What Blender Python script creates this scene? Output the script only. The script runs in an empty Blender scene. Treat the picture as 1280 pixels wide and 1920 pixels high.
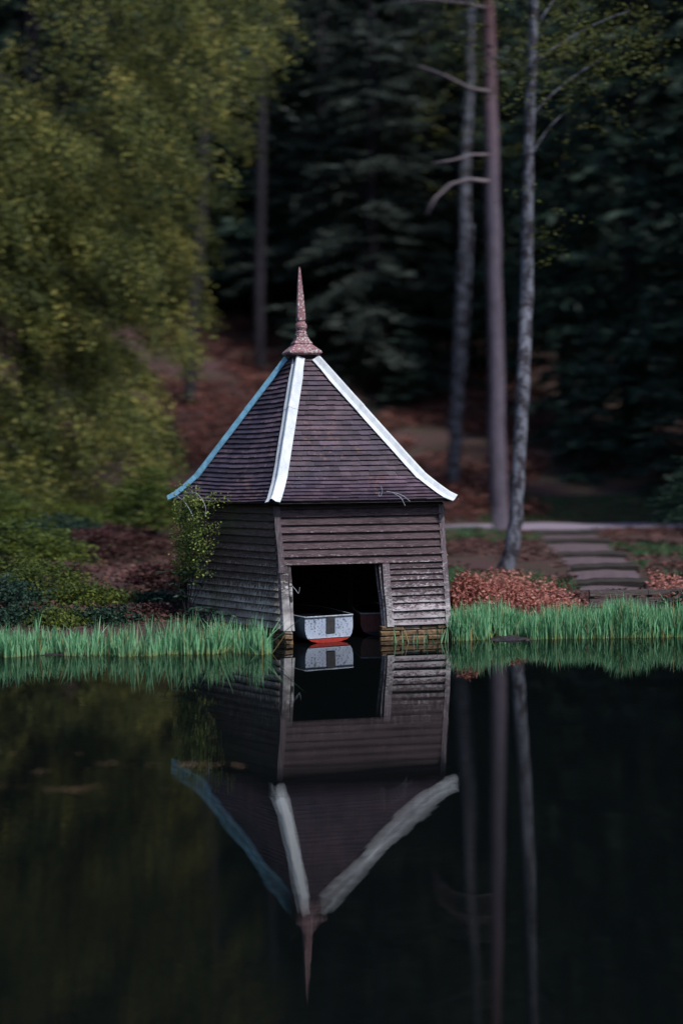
import bpy, math, random
import numpy as np
from mathutils import Vector, Matrix
random.seed(7)
rng = np.random.default_rng(11)
sc = bpy.context.scene
COL = sc.collection
R = math.radians

# ---------------------------------------------------------------- camera, sky, sun, exposure
FPX = 2600.0
CAM_H = 3.2
PITCH = math.atan(100 / FPX)
ROLL = 0.0095
fwd = Vector((0, math.cos(PITCH), -math.sin(PITCH)))
r0 = Vector((1, 0, 0)); u0 = r0.cross(fwd)
rgt = r0 * math.cos(ROLL) - u0 * math.sin(ROLL)
upv = r0 * math.sin(ROLL) + u0 * math.cos(ROLL)
cd = bpy.data.cameras.new('camera')
cam = bpy.data.objects.new('camera', cd); COL.objects.link(cam)
m = Matrix((rgt, upv, -fwd)).transposed().to_4x4()
m.translation = (0, 0, CAM_H)
cam.matrix_world = m
cd.sensor_fit = 'VERTICAL'; cd.sensor_height = 36; cd.sensor_width = 24
cd.lens = FPX / 1920 * 36
cd.clip_start = 0.1; cd.clip_end = 2000
cd.dof.use_dof = True
cd.dof.focus_distance = 24.3
cd.dof.aperture_fstop = (cd.lens / 1000) / 0.165
cd.dof.aperture_ratio = 0.58
sc.camera = cam

SUN_EL, SUN_AZ = R(49), R(42)      # azimuth measured from behind the camera towards the right
sdir = Vector((math.sin(SUN_AZ) * math.cos(SUN_EL), -math.cos(SUN_AZ) * math.cos(SUN_EL), math.sin(SUN_EL)))
w = bpy.data.worlds.new('World'); sc.world = w; w.use_nodes = True
nt = w.node_tree; nt.nodes.clear()
sky = nt.nodes.new('ShaderNodeTexSky'); sky.sky_type = 'NISHITA'; sky.sun_disc = False
sky.sun_elevation = SUN_EL
sky.sun_rotation = math.atan2(sdir.x, sdir.y)
bg = nt.nodes.new('ShaderNodeBackground'); bg.inputs[1].default_value = 0.1
wo = nt.nodes.new('ShaderNodeOutputWorld')
nt.links.new(sky.outputs[0], bg.inputs[0]); nt.links.new(bg.outputs[0], wo.inputs[0])
sl = bpy.data.lights.new('sun', 'SUN'); sl.energy = 2.7; sl.angle = R(5); sl.color = (1, .96, .93)
so = bpy.data.objects.new('sun', sl); COL.objects.link(so)
so.rotation_euler = sdir.to_track_quat('Z', 'Y').to_euler(); so.location = (10, -10, 40)
sc.view_settings.view_transform = 'Standard'; sc.view_settings.look = 'None'
sc.view_settings.gamma = 1; sc.view_settings.use_curve_mapping = False
sc.view_settings.exposure = 0.6
sc.render.engine = 'CYCLES'
sc.cycles.use_denoising = True
sc.cycles.max_bounces = 6; sc.cycles.diffuse_bounces = 3; sc.cycles.transmission_bounces = 3
sc.cycles.caustics_reflective = False; sc.cycles.caustics_refractive = False
sc.cycles.sample_clamp_indirect = 4

def at(px, py, D):
    d = fwd + rgt * ((px - 640) / FPX) + upv * ((960 - py) / FPX)
    return Vector((0, 0, CAM_H)) + d * (D / d.y)

# ---------------------------------------------------------------- material helpers
def newmat(name):
    mt = bpy.data.materials.new(name); mt.use_nodes = True
    n = mt.node_tree; b = n.nodes['Principled BSDF']
    return mt, n, b
def nd(n, t, **kw):
    x = n.nodes.new(t)
    for k, v in kw.items():
        if k.startswith('i_'):
            key = k[2:]
            x.inputs[int(key) if key.isdigit() else key].default_value = v
        else: setattr(x, k, v)
    return x
def ramp(n, src, stops, interp='LINEAR'):
    r = n.nodes.new('ShaderNodeValToRGB'); r.color_ramp.interpolation = interp
    e = r.color_ramp.elements
    while len(e) < len(stops): e.new(.5)
    for q, (p, c) in zip(e, stops):
        q.position = p; q.color = (c, c, c, 1) if isinstance(c, (int, float)) else (*c, 1)
    n.links.new(src, r.inputs[0]); return r.outputs[0]
def noise(n, scale, stretch=(1, 1, 1), detail=4, rough=.55, off=(0, 0, 0), coord='Object', dist=0):
    tc = n.nodes.new('ShaderNodeTexCoord'); mp = n.nodes.new('ShaderNodeMapping')
    mp.inputs['Scale'].default_value = stretch; mp.inputs['Location'].default_value = off
    n.links.new(tc.outputs[coord], mp.inputs[0])
    t = nd(n, 'ShaderNodeTexNoise'); t.inputs['Scale'].default_value = scale
    t.inputs['Detail'].default_value = detail; t.inputs['Roughness'].default_value = rough
    t.inputs['Distortion'].default_value = dist
    n.links.new(mp.outputs[0], t.inputs['Vector']); return t.outputs['Fac']
def mix(n, f, a, b, mode='MIX'):
    x = n.nodes.new('ShaderNodeMix'); x.data_type = 'RGBA'; x.blend_type = mode
    for s, v in ((x.inputs[0], f), (x.inputs[6], a), (x.inputs[7], b)):
        if isinstance(v, (int, float)): s.default_value = v
        elif isinstance(v, tuple): s.default_value = (*v, 1)
        else: n.links.new(v, s)
    return x.outputs[2]
def math_(n, op, a, b=0.0, clamp=False):
    x = n.nodes.new('ShaderNodeMath'); x.operation = op; x.use_clamp = clamp
    for s, v in ((x.inputs[0], a), (x.inputs[1], b)):
        if isinstance(v, (int, float)): s.default_value = v
        else: n.links.new(v, s)
    return x.outputs[0]
def bump(n, b, h, strength=.5, dist=.01):
    x = nd(n, 'ShaderNodeBump'); x.inputs['Strength'].default_value = strength; x.inputs['Distance'].default_value = dist
    n.links.new(h, x.inputs['Height']); n.links.new(x.outputs[0], b.inputs['Normal'])
def tone(n, c, lo=.75, hi=1.3):
    oi = n.nodes.new('ShaderNodeObjectInfo'); mr = n.nodes.new('ShaderNodeMapRange')
    n.links.new(oi.outputs['Random'], mr.inputs[0]); mr.inputs[3].default_value = lo; mr.inputs[4].default_value = hi
    cb = n.nodes.new('ShaderNodeCombineColor')
    for k in range(3): n.links.new(mr.outputs[0], cb.inputs[k])
    return mix(n, 1.0, c, cb.outputs[0], 'MULTIPLY')
def zcoord(n):
    tc = n.nodes.new('ShaderNodeTexCoord'); s = n.nodes.new('ShaderNodeSeparateXYZ')
    n.links.new(tc.outputs['Object'], s.inputs[0]); return s.outputs

def wood_mat(name, dark, mid, pale, peel=.5, low=.0, green=0, zlo=.2, zhi=1.9, grain=(3, 3, 60), flk=(1, 1, 3.0)):
    """weathered paint: streaky grain, flaked to bare grey wood, more of it low down where it gets wet"""
    mt, n, b = newmat(name)
    g = noise(n, 1.0, grain, 5, .6)
    g2 = noise(n, 2.2, (1, 1, 1.6), 4, .6)
    base = mix(n, ramp(n, g, [(.3, 0), (.7, 1)]), dark, mid)
    base = mix(n, ramp(n, g2, [(.35, 0), (.75, .7)]), base, tuple(c * .55 for c in dark))
    flake = noise(n, 13, flk, 8, .72)
    z = zcoord(n)[2]
    hz = n.nodes.new('ShaderNodeMapRange'); n.links.new(z, hz.inputs[0])
    hz.inputs[1].default_value = zlo; hz.inputs[2].default_value = zhi; hz.inputs[3].default_value = low; hz.inputs[4].default_value = -.06
    lp = nd(n, 'ShaderNodeAttribute', attribute_name='lip')
    v = math_(n, 'ADD', math_(n, 'ADD', flake, hz.outputs[0]), math_(n, 'MULTIPLY', lp.outputs['Fac'], .13))
    fine = noise(n, 5, (1.2, 1.2, 22) if grain[2] > grain[0] else (22, 22, 1.2), 6, .7, off=(3, 1, 0))
    base = mix(n, ramp(n, fine, [(.48, 0), (.68, .75)]), base, tuple(c * 2.2 for c in mid))
    base = mix(n, ramp(n, fine, [(.28, .7), (.45, 0)]), base, tuple(c * .4 for c in dark))
    msk = ramp(n, v, [(max(0, .72 - .25 * peel), 0), (max(.05, .84 - .25 * peel), 1)])
    msk2 = math_(n, 'MULTIPLY', msk, ramp(n, noise(n, 1.7, (1, 1, 2.2), 3), [(.3, .15), (.62, 1)]))
    colr = mix(n, msk2, base, pale)
    if green:
        gm = ramp(n, noise(n, 1.6, (1, 1, 1), 4, off=(4, 2, 1)), [(.5, 0), (.68, green)])
        colr = mix(n, gm, colr, (.075, .085, .03))
    n.links.new(tone(n, colr), b.inputs['Base Color'])
    b.inputs['Roughness'].default_value = .72
    b.inputs['Specular IOR Level'].default_value = .3
    bump(n, b, math_(n, 'ADD', g, msk2), .55, .006)
    return mt

M = {}
M['board'] = wood_mat('weathered_board', (.028, .018, .022), (.078, .050, .058), (.40, .37, .40), .30, .22)
M['board_left'] = wood_mat('damp_board', (.044, .029, .027), (.11, .075, .066), (.36, .34, .31), .30, .26, green=.55, grain=(9, 9, 30), flk=(2.4, 2.4, .5))
M['post'] = wood_mat('corner_post_wood', (.07, .055, .065), (.14, .115, .13), (.48, .46, .48), .6, .2, grain=(40, 40, 3))
M['peeled'] = wood_mat('peeled_white_paint', (.05, .042, .045), (.10, .085, .09), (.72, .71, .72), .75, .42, zlo=.3, zhi=1.25, grain=(40, 40, 3))
M['timber'] = wood_mat('rough_timber', (.03, .024, .024), (.075, .06, .058), (.20, .18, .17), .3, .05)
M['inner'] = wood_mat('dark_wood_and_shade', (.010, .008, .008), (.02, .016, .015), (.035, .03, .03), .1, 0)

def simple(name, c, rough=.8, var=.35, scale=8, bumpd=.004, c2=None, spec=.3, stretch=(1, 1, 1)):
    mt, n, b = newmat(name)
    f = noise(n, scale, stretch, 6, .65)
    a = tuple(x * (1 - var) for x in c); d = c2 or tuple(min(1, x * (1 + var)) for x in c)
    n.links.new(mix(n, ramp(n, f, [(.32, 0), (.68, 1)]), a, d), b.inputs['Base Color'])
    b.inputs['Roughness'].default_value = rough; b.inputs['Specular IOR Level'].default_value = spec
    if bumpd: bump(n, b, f, .6, bumpd)
    return mt

# roof tile: purple brown clay with pale streaks and rust near the hips, lichen flecks
def tile_mat():
    mt, n, b = newmat('clay_tile')
    f1 = noise(n, 3.0, (1, 1, 2.5), 5, .6); f2 = noise(n, 26, (1, 1, 1), 5, .7)
    f3 = noise(n, 1.4, (1, 1, 1), 3, .5, off=(3, 1, 7))
    c = mix(n, ramp(n, f1, [(.3, 0), (.7, 1)]), (.038, .026, .040), (.098, .066, .088))
    c = mix(n, ramp(n, f3, [(.42, 0), (.62, .8)]), c, (.036, .029, .048))
    c = mix(n, ramp(n, f2, [(.62, 0), (.75, .7)]), c, (.22, .15, .15))
    rust = ramp(n, math_(n, 'MULTIPLY', noise(n, 2.3, (1, 1, 1), 4, off=(9, 9, 0)), noise(n, 12, (1, 1, 1), 4)), [(.32, 0), (.42, .55)])
    c = mix(n, rust, c, (.19, .10, .075))
    vr = nd(n, 'ShaderNodeTexVoronoi'); vr.inputs['Scale'].default_value = 34
    tc = n.nodes.new('ShaderNodeTexCoord'); n.links.new(tc.outputs['Object'], vr.inputs['Vector'])
    sp = ramp(n, vr.outputs['Distance'], [(.06, 1), (.16, 0)])
    sp = math_(n, 'MULTIPLY', sp, ramp(n, noise(n, 5, (1, 1, 1), 3, off=(1, 5, 2)), [(.55, 0), (.66, 1)]))
    c = mix(n, sp, c, (.55, .55, .52))
    ra = nd(n, 'ShaderNodeAttribute', attribute_name='rnd'); mr = n.nodes.new('ShaderNodeMapRange'); n.links.new(ra.outputs['Fac'], mr.inputs[0])
    mr.inputs[3].default_value = .74; mr.inputs[4].default_value = 1.32; cb = n.nodes.new('ShaderNodeCombineColor')
    for k in range(3): n.links.new(mr.outputs[0], cb.inputs[k])
    c = mix(n, 1.0, c, cb.outputs[0], 'MULTIPLY')
    n.links.new(tone(n, c, .8, 1.25), b.inputs['Base Color']); b.inputs['Roughness'].default_value = .5
    b.inputs['Specular IOR Level'].default_value = .35
    bump(n, b, math_(n, 'ADD', f2, f1), .6, .006)
    return mt
M['tile'] = tile_mat()
M['deck'] = simple('roof_deck_wood', (.02, .016, .016), .9)
def capping_mat():
    mt, n, b = newmat('painted_metal_capping')
    f = noise(n, 7, (1, 1, .5), 6, .65); f2 = noise(n, 28, (1, 1, .4), 5, .7, off=(2, 3, 0))
    c = mix(n, ramp(n, f, [(.35, 0), (.65, 1)]), (.50, .55, .60), (.68, .72, .76))
    c = mix(n, ramp(n, f2, [(.60, 0), (.72, .75)]), c, (.22, .24, .24))
    c = mix(n, ramp(n, math_(n, 'ADD', f2, math_(n, 'MULTIPLY', f, .5)), [(.52, .8), (.64, 0)]), c, (.33, .36, .38))
    n.links.new(tone(n, c, .9, 1.05), b.inputs['Base Color']); b.inputs['Roughness'].default_value = .6
    bump(n, b, f2, .3, .004); return mt
M['capping_shaded'] = simple('skylit_shade_capping', (.16, .36, .50), .5, .3, 9, .002, spec=.4)  # left hip: blue skylight on its shaded side put into the colour
M['capping'] = capping_mat()
def terracotta():
    mt, n, b = newmat('lichened_terracotta')
    f = noise(n, 9, (1, 1, 1), 5, .6)
    c = mix(n, ramp(n, f, [(.3, 0), (.7, 1)]), (.13, .055, .07), (.30, .13, .145))
    og = ramp(n, noise(n, 3.5, (1, 1, 1), 3, off=(2, 2, .8)), [(.55, 0), (.66, .9)])
    z = zcoord(n)[2]
    zz = n.nodes.new('ShaderNodeMapRange'); n.links.new(z, zz.inputs[0]); zz.inputs[1].default_value = 6.0; zz.inputs[2].default_value = 6.25
    c = mix(n, math_(n, 'MULTIPLY', og, zz.outputs[0]), c, (.50, .20, .03))
    li = ramp(n, noise(n, 24, (1, 1, 1), 6, .75, off=(5, 0, 0)), [(.52, 0), (.56, 1)])
    li = math_(n, 'MULTIPLY', li, ramp(n, noise(n, 6, (1, 1, 1), 3, off=(0, 5, 0)), [(.38, .2), (.52, .95)]))
    c = mix(n, li, c, (.50, .50, .50))
    n.links.new(c, b.inputs['Base Color']); b.inputs['Roughness'].default_value = .8
    bump(n, b, li, .6, .006); return mt
M['terracotta'] = terracotta()
M['stone'] = simple('base_stone', (.07, .048, .035), .85, .6, 12, .02, c2=(.30, .20, .12))
M['stone_pale'] = simple('pale_stone', (.25, .21, .18), .85, .6, 12, .02)
M['stone_dark'] = simple('wet_stone', (.075, .055, .045), .5, .5, 10, .012, c2=(.22, .14, .07))
M['mortar'] = simple('mortar', (.04, .034, .03), .95)
def hull_mat():
    mt, n, b = newmat('flaking_blue_white_paint')
    big = noise(n, 3, (1, 1, 1), 3); fl = noise(n, 30, (1, 1, 1), 6, .7)
    c = mix(n, ramp(n, big, [(.35, 0), (.7, 1)]), (.36, .42, .53), (.25, .31, .43))
    k = ramp(n, math_(n, 'ADD', fl, math_(n, 'MULTIPLY', big, .25)), [(.665, 0), (.72, 1)])
    c = mix(n, k, c, (.07, .075, .09))
    n.links.new(c, b.inputs['Base Color']); b.inputs['Roughness'].default_value = .6; bump(n, b, k, .4, .003); return mt
M['hull'] = hull_mat()
M['hull_side'] = simple('slate_blue_paint', (.12, .16, .21), .6, .3, 7)
M['hull_red'] = simple('red_antifoul', (.34, .030, .02), .5, .35, 20, .002)
M['hull_maroon'] = simple('maroon_paint', (.14, .05, .045), .6, .3, 8)
M['motor_pad'] = simple('dark_motor_pad', (.03, .03, .034), .7, .4, 20)
M['rail'] = simple('worn_rail', (.30, .34, .40), .6, .5, 25)

def bark(name, dark, pale, spots=True, lo=None, stretch=(1, 1, .35)):
    mt, n, b = newmat(name)
    f = noise(n, 3.0, stretch, 6, .65); f2 = noise(n, 9, (1, 1, .25), 5, .7)
    c = mix(n, ramp(n, f, [(.44, 0), (.56, 1)]) if spots else ramp(n, f, [(.3, 0), (.7, 1)]), dark, pale)
    c = mix(n, ramp(n, f2, [(.3, .55), (.6, 0)]), c, tuple(x * .5 for x in dark))
    if lo:
        z = zcoord(n)[2]; mr = n.nodes.new('ShaderNodeMapRange'); n.links.new(z, mr.inputs[0])
        mr.inputs[1].default_value = lo[0]; mr.inputs[2].default_value = lo[1]
        c = mix(n, mr.outputs[0], c, lo[2])
    n.links.new(c, b.inputs['Base Color']); b.inputs['Roughness'].default_value = .9
    b.inputs['Specular IOR Level'].default_value = .15
    bump(n, b, f2, .7, .03); return mt
M['pine_bark'] = bark('pine_bark', (.07, .060, .082), (.14, .118, .155), False, (12, 19, (.12, .065, .075)))
M['dead_wood'] = bark('dead_wood', (.13, .11, .13), (.22, .19, .21), False)
M['birch_bark'] = bark('birch_bark', (.03, .027, .035), (.135, .145, .18), stretch=(1.6, 1.6, .9))
M['dark_bark'] = bark('dark_bark', (.012, .011, .014), (.038, .034, .046), False)

def leaf_mat(name, cols, trans=.3, scale=.6, rough=.6, spec=.25):
    """cols: colour stops picked by a per-leaf value and a slow noise through the crown"""
    mt, n, b = newmat(name)
    a = nd(n, 'ShaderNodeAttribute', attribute_name='rnd')
    f = noise(n, scale, (1, 1, 1), 3)
    v = math_(n, 'ADD', math_(n, 'MULTIPLY', a.outputs['Fac'], .55), math_(n, 'MULTIPLY', math_(n, 'SUBTRACT', f, .22), .9), True)
    k = len(cols)
    c = ramp(n, v, [(i / (k - 1) * .8 + .1, q) for i, q in enumerate(cols)])
    n.links.new(c, b.inputs['Base Color']); b.inputs['Roughness'].default_value = rough
    b.inputs['Specular IOR Level'].default_value = spec
    t = nd(n, 'ShaderNodeBsdfTranslucent'); n.links.new(c, t.inputs[0])
    ms = nd(n, 'ShaderNodeMixShader'); ms.inputs[0].default_value = trans
    n.links.new(b.outputs[0], ms.inputs[1]); n.links.new(t.outputs[0], ms.inputs[2])
    n.links.new(ms.outputs[0], n.nodes['Material Output'].inputs[0]); return mt
M['beech_leaf'] = leaf_mat('beech_leaf', [(.007, .014, .008), (.028, .042, .013), (.12, .14, .034), (.38, .33, .09)], .35)
M['birch_leaf'] = leaf_mat('birch_leaf', [(.035, .055, .014), (.08, .10, .02), (.13, .12, .03)], .3)
M['spruce_leaf'] = leaf_mat('spruce_needles', [(.008, .019, .015), (.018, .038, .029), (.031, .063, .045)], .08, 1.2)
M['fir_leaf'] = leaf_mat('fir_needles', [(.016, .025, .021), (.024, .036, .030), (.032, .046, .038)], .1, .8)
M['shrub_leaf'] = leaf_mat('shrub_leaf', [(.018, .036, .012), (.055, .085, .018), (.15, .18, .03)], .35, 1.0)
M['maroon_leaf'] = leaf_mat('maroon_leaf', [(.03, .014, .016), (.065, .022, .026), (.06, .04, .022)], .25, 1.0)
M['evergreen_leaf'] = leaf_mat('evergreen_shrub_leaf', [(.007, .018, .012), (.013, .034, .023), (.026, .058, .040)], .08, 1.5, .55, .2)
M['ivy_leaf'] = leaf_mat('climber_leaf', [(.20, .10, .06), (.08, .13, .03), (.17, .24, .055), (.36, .40, .13)], .3, 3)
M['bracken'] = leaf_mat('dead_bracken', [(.12, .045, .04), (.32, .115, .095), (.52, .25, .20)], .2, .9)
M['hill_bracken'] = leaf_mat('old_bracken', [(.04, .022, .02), (.11, .042, .036), (.25, .10, .08)], .2, .5)
M['litter'] = leaf_mat('leaf_litter', [(.035, .020, .019), (.085, .042, .038), (.17, .075, .062)], .1, .25)
M['grass'] = leaf_mat('bank_grass', [(.02, .06, .025), (.04, .11, .045), (.07, .14, .06)], .25, .8)
M['float_leaf'] = leaf_mat('floating_leaf', [(.16, .09, .05), (.32, .21, .13)], .0, 2)
def reed_mat():
    mt, n, b = newmat('reed_blade')
    a = nd(n, 'ShaderNodeAttribute', attribute_name='h'); r_ = nd(n, 'ShaderNodeAttribute', attribute_name='rnd')
    g = mix(n, r_.outputs['Fac'], (.05, .20, .085), (.30, .60, .34))
    g = mix(n, ramp(n, r_.outputs['Fac'], [(.93, 0), (.95, 1)]), g, (.34, .27, .12))
    c = mix(n, ramp(n, a.outputs['Fac'], [(.05, 1), (.34, 0)]), g, (.34, .33, .09))
    n.links.new(c, b.inputs['Base Color']); b.inputs['Roughness'].default_value = .45
    b.inputs['Specular IOR Level'].default_value = .35
    t = nd(n, 'ShaderNodeBsdfTranslucent'); n.links.new(c, t.inputs[0])
    ms = nd(n, 'ShaderNodeMixShader'); ms.inputs[0].default_value = .3
    n.links.new(b.outputs[0], ms.inputs[1]); n.links.new(t.outputs[0], ms.inputs[2])
    n.links.new(ms.outputs[0], n.nodes['Material Output'].inputs[0]); return mt
M['reed'] = reed_mat()
def ground_mat():
    mt, n, b = newmat('bank_soil')
    f = noise(n, .35, (1, 1, 1), 5, .6); f2 = noise(n, 7, (1, 1, 1), 6, .7)
    c = mix(n, ramp(n, f, [(.42, 0), (.6, 1)]), (.055, .034, .036), (.035, .036, .025))
    c = mix(n, ramp(n, f2, [(.35, 0), (.7, .7)]), c, (.10, .055, .052))
    n.links.new(c, b.inputs['Base Color']); b.inputs['Roughness'].default_value = 1
    b.inputs['Specular IOR Level'].default_value = .1; bump(n, b, f2, .8, .05); return mt
M['ground'] = ground_mat()
M['path'] = simple('gravel_path', (.22, .185, .235), .95, .25, 5, .01)
M['tread'] = simple('trodden_earth', (.095, .068, .078), 1, .3, 6, .01)
M['mud'] = simple('wet_mud', (.03, .024, .028), .45, .5, 14, .02)
def water_mat():
    mt, n, b = newmat('pond_water')
    b.inputs['Base Color'].default_value = (.0022, .0032, .0034, 1)
    b.inputs['Roughness'].default_value = 0.0
    b.inputs['IOR'].default_value = 1.37
    far = noise(n, 1, (.35, .35, 1), 2, .5)
    w1 = noise(n, 3.4, (.12, 1.5, 1), 1, .3, dist=.1)
    w2 = noise(n, 11, (.5, 1.6, 1), 2, .5)
    # ripples fade out in the sheltered water close to the bank
    s = zcoord(n)
    mr = n.nodes.new('ShaderNodeMapRange'); n.links.new(s[1], mr.inputs[0])
    mr.inputs[1].default_value = 20; mr.inputs[2].default_value = 13.5; mr.inputs[3].default_value = .10; mr.inputs[4].default_value = 1
    patch = ramp(n, noise(n, .22, (1, 1.6, 1), 2, off=(3, 0, 0)), [(.35, .45), (.6, 1)])
    wt = nd(n, 'ShaderNodeTexWave', wave_type='BANDS', bands_direction='Y', wave_profile='SIN')
    wt.inputs['Scale'].default_value = 1.25; wt.inputs['Distortion'].default_value = 3.5; wt.inputs['Detail'].default_value = 1
    wt.inputs['Detail Scale'].default_value = .7; wt.inputs['Detail Roughness'].default_value = .4
    tcw = n.nodes.new('ShaderNodeTexCoord'); mpw = n.nodes.new('ShaderNodeMapping'); mpw.inputs['Scale'].default_value = (.35, 1, 1); mpw.inputs['Rotation'].default_value = (0, 0, .05)
    n.links.new(tcw.outputs['Object'], mpw.inputs[0]); n.links.new(mpw.outputs[0], wt.inputs['Vector'])
    h = math_(n, 'ADD', math_(n, 'MULTIPLY', w1, .5), math_(n, 'MULTIPLY', wt.outputs['Fac'], .5))
    h = math_(n, 'MULTIPLY', h, math_(n, 'MULTIPLY', mr.outputs[0], patch))
    h = math_(n, 'ADD', h, math_(n, 'MULTIPLY', far, .0))
    x = nd(n, 'ShaderNodeBump'); x.inputs['Strength'].default_value = 1; x.inputs['Distance'].default_value = .0012
    n.links.new(h, x.inputs['Height']); n.links.new(x.outputs[0], b.inputs['Normal'])
    return mt
M['water'] = water_mat()

# ---------------------------------------------------------------- object helpers
def tag(o, label=None, cat=None, group=None, kind=None):
    if label: o['label'] = label
    if cat: o['category'] = cat
    if group: o['group'] = group
    if kind: o['kind'] = kind
    return o
ROOT = {}
def thing(name, label, cat, loc=(0, 0, 0), group=None):
    o = bpy.data.objects.new(name, None); COL.objects.link(o); o.location = loc; o.empty_display_size = .3
    ROOT[o] = Vector(loc)
    return tag(o, label, cat, group)
def mesh(name, V, F, mat, parent=None, smooth=False, world=True):
    """V in world coordinates (when world) relative to the root thing of the parent"""
    V = np.asarray(V, dtype=np.float64).reshape(-1, 3)
    if parent is not None and world: V = V - np.array(ROOT[parent])
    me = bpy.data.meshes.new(name)
    me.from_pydata(V.tolist(), [], F); me.update()
    if smooth:
        me.polygons.foreach_set('use_smooth', [True] * len(me.polygons))
    me.materials.append(M[mat] if isinstance(mat, str) else mat)
    o = bpy.data.objects.new(name, me); COL.objects.link(o)
    if parent is not None:
        o.parent = parent; ROOT[o] = ROOT[parent]
    return o
class MB:
    def __init__(s): s.V = []; s.F = []
    def add(s, V, F):
        k = len(s.V); s.V += [tuple(v) for v in V]; s.F += [tuple(i + k for i in f) for f in F]
    def box8(s, P):   # bottom 4 then top 4
        s.add(P, [(3, 2, 1, 0), (4, 5, 6, 7), (0, 1, 5, 4), (1, 2, 6, 5), (2, 3, 7, 6), (3, 0, 4, 7)])
    def box(s, c, d, rz=0):
        c = Vector(c); R3 = Matrix.Rotation(rz, 3, 'Z'); x, y, z = (q / 2 for q in d)
        s.box8([c + R3 @ Vector(p) for p in ((-x, -y, -z), (x, -y, -z), (x, y, -z), (-x, y, -z), (-x, -y, z), (x, -y, z), (x, y, z), (-x, y, z))])
    def tube(s, pts, rad, n=8, cap=True):
        pts = [Vector(p) for p in pts]; k = len(s.V); L = len(pts)
        ref = Vector((0.13, .97, .2))
        for i, p in enumerate(pts):
            t = (pts[min(i + 1, L - 1)] - pts[max(i - 1, 0)]).normalized()
            a = t.cross(ref)
            if a.length < .05: a = t.cross(Vector((1, 0, 0)))
            a.normalize(); b = t.cross(a)
            r = rad[i] if hasattr(rad, '__len__') else rad
            for j in range(n):
                th = 2 * math.pi * j / n
                s.V.append(tuple(p + (a * math.cos(th) + b * math.sin(th)) * r))
        for i in range(L - 1):
            for j in range(n):
                q = (j + 1) % n
                s.F.append((k + i * n + j, k + i * n + q, k + (i + 1) * n + q, k + (i + 1) * n + j))
        if cap:
            s.F.append(tuple(k + j for j in reversed(range(n)))); s.F.append(tuple(k + (L - 1) * n + j for j in range(n)))
    def build(s, name, mat, parent=None, smooth=False, world=True): return mesh(name, s.V, s.F, mat, parent, smooth, world)

def quads(name, V, mat, parent=None, rnd=None, h=None, world=True):
    """V: (n,4,3) array of quads -> one mesh, with per-face random value 'rnd' and optional per-corner 'h'"""
    V = np.asarray(V, dtype=np.float32); n = len(V)
    if parent is not None and world: V = V - np.array(ROOT[parent], dtype=np.float32)
    me = bpy.data.meshes.new(name)
    me.vertices.add(4 * n); me.vertices.foreach_set('co', V.ravel())
    me.loops.add(4 * n); me.loops.foreach_set('vertex_index', np.arange(4 * n, dtype=np.int32))
    me.polygons.add(n); me.polygons.foreach_set('loop_start', np.arange(0, 4 * n, 4, dtype=np.int32))
    me.polygons.foreach_set('loop_total', np.full(n, 4, dtype=np.int32))
    me.update(calc_edges=True)
    at_ = me.attributes.new('rnd', 'FLOAT', 'FACE')
    at_.data.foreach_set('value', (rng.random(n) if rnd is None else np.asarray(rnd)).astype(np.float32))
    if h is not None:
        a2 = me.attributes.new('h', 'FLOAT', 'POINT'); a2.data.foreach_set('value', np.asarray(h, dtype=np.float32).ravel())
    me.materials.append(M[mat])
    o = bpy.data.objects.new(name, me); COL.objects.link(o)
    if parent is not None: o.parent = parent; ROOT[o] = ROOT[parent]
    return o
def unit(a): return a / np.maximum(np.linalg.norm(a, axis=-1, keepdims=True), 1e-9)
def leaf_quads(P, T, L, Wd, tilt=1.0):
    """diamond leaves at P along T (n,3), length L, width Wd, random roll"""
    n = len(P); T = unit(T); r = unit(rng.normal(size=(n, 3)) * [1, 1, tilt])
    S = unit(np.cross(T, r)); L = np.broadcast_to(L, (n,))[:, None]; Wd = np.broadcast_to(Wd, (n,))[:, None]
    mid = P + T * L * .45
    return np.stack([P, mid + S * Wd / 2, P + T * L, mid - S * Wd / 2], axis=1)
def copy_thing(src, label, loc, rz=0, s=1, group=None):
    c = src.copy(); COL.objects.link(c); c.location = loc; c.rotation_euler = (0, 0, rz); c.scale = (s, s, s)
    c['label'] = label
    if group: c['group'] = group
    for ch in list(src.children):
        d = ch.copy(); COL.objects.link(d); d.parent = c
    return c

# ---------------------------------------------------------------- key points of the boathouse
EZ = 2.47
Fe = at(512, 941, 23.6); Re = at(851, 936, 24.25); Le = at(321, 935, 25.9)
BRe = Vector((1.62, 27.1, EZ)); BLe = Vector((-2.55, 28.2, EZ))
APZ = at(565, 642, 25.35).z; APX = at(565, 642, 25.35).x; CY = 25.35; CXE = APX + .10
EAVE = [Fe, Re, BRe, BLe, Le]
for e in EAVE: e.z = EZ
def axis(z): return Vector((CXE + (APX - CXE) * (z - EZ) / (APZ - EZ), CY, z))
LEAN = .046
def lean(z): return LEAN * (EZ - z)
WALLP = [Vector((CXE, CY, EZ)) + (e - Vector((CXE, CY, EZ))) * .92 + Vector((0, .11, 0)) for e in EAVE]
def inside_house(x, y, grow=0):
    c = [Vector((CXE, CY, 0)) + (Vector((e.x, e.y, 0)) - Vector((CXE, CY, 0))) * (.93 + grow) for e in EAVE]
    r = True
    for i in range(5):
        a, b = c[i], c[(i + 1) % 5]
        if (b.x - a.x) * (y - a.y) - (b.y - a.y) * (x - a.x) < 0: r = False
    return r

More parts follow.
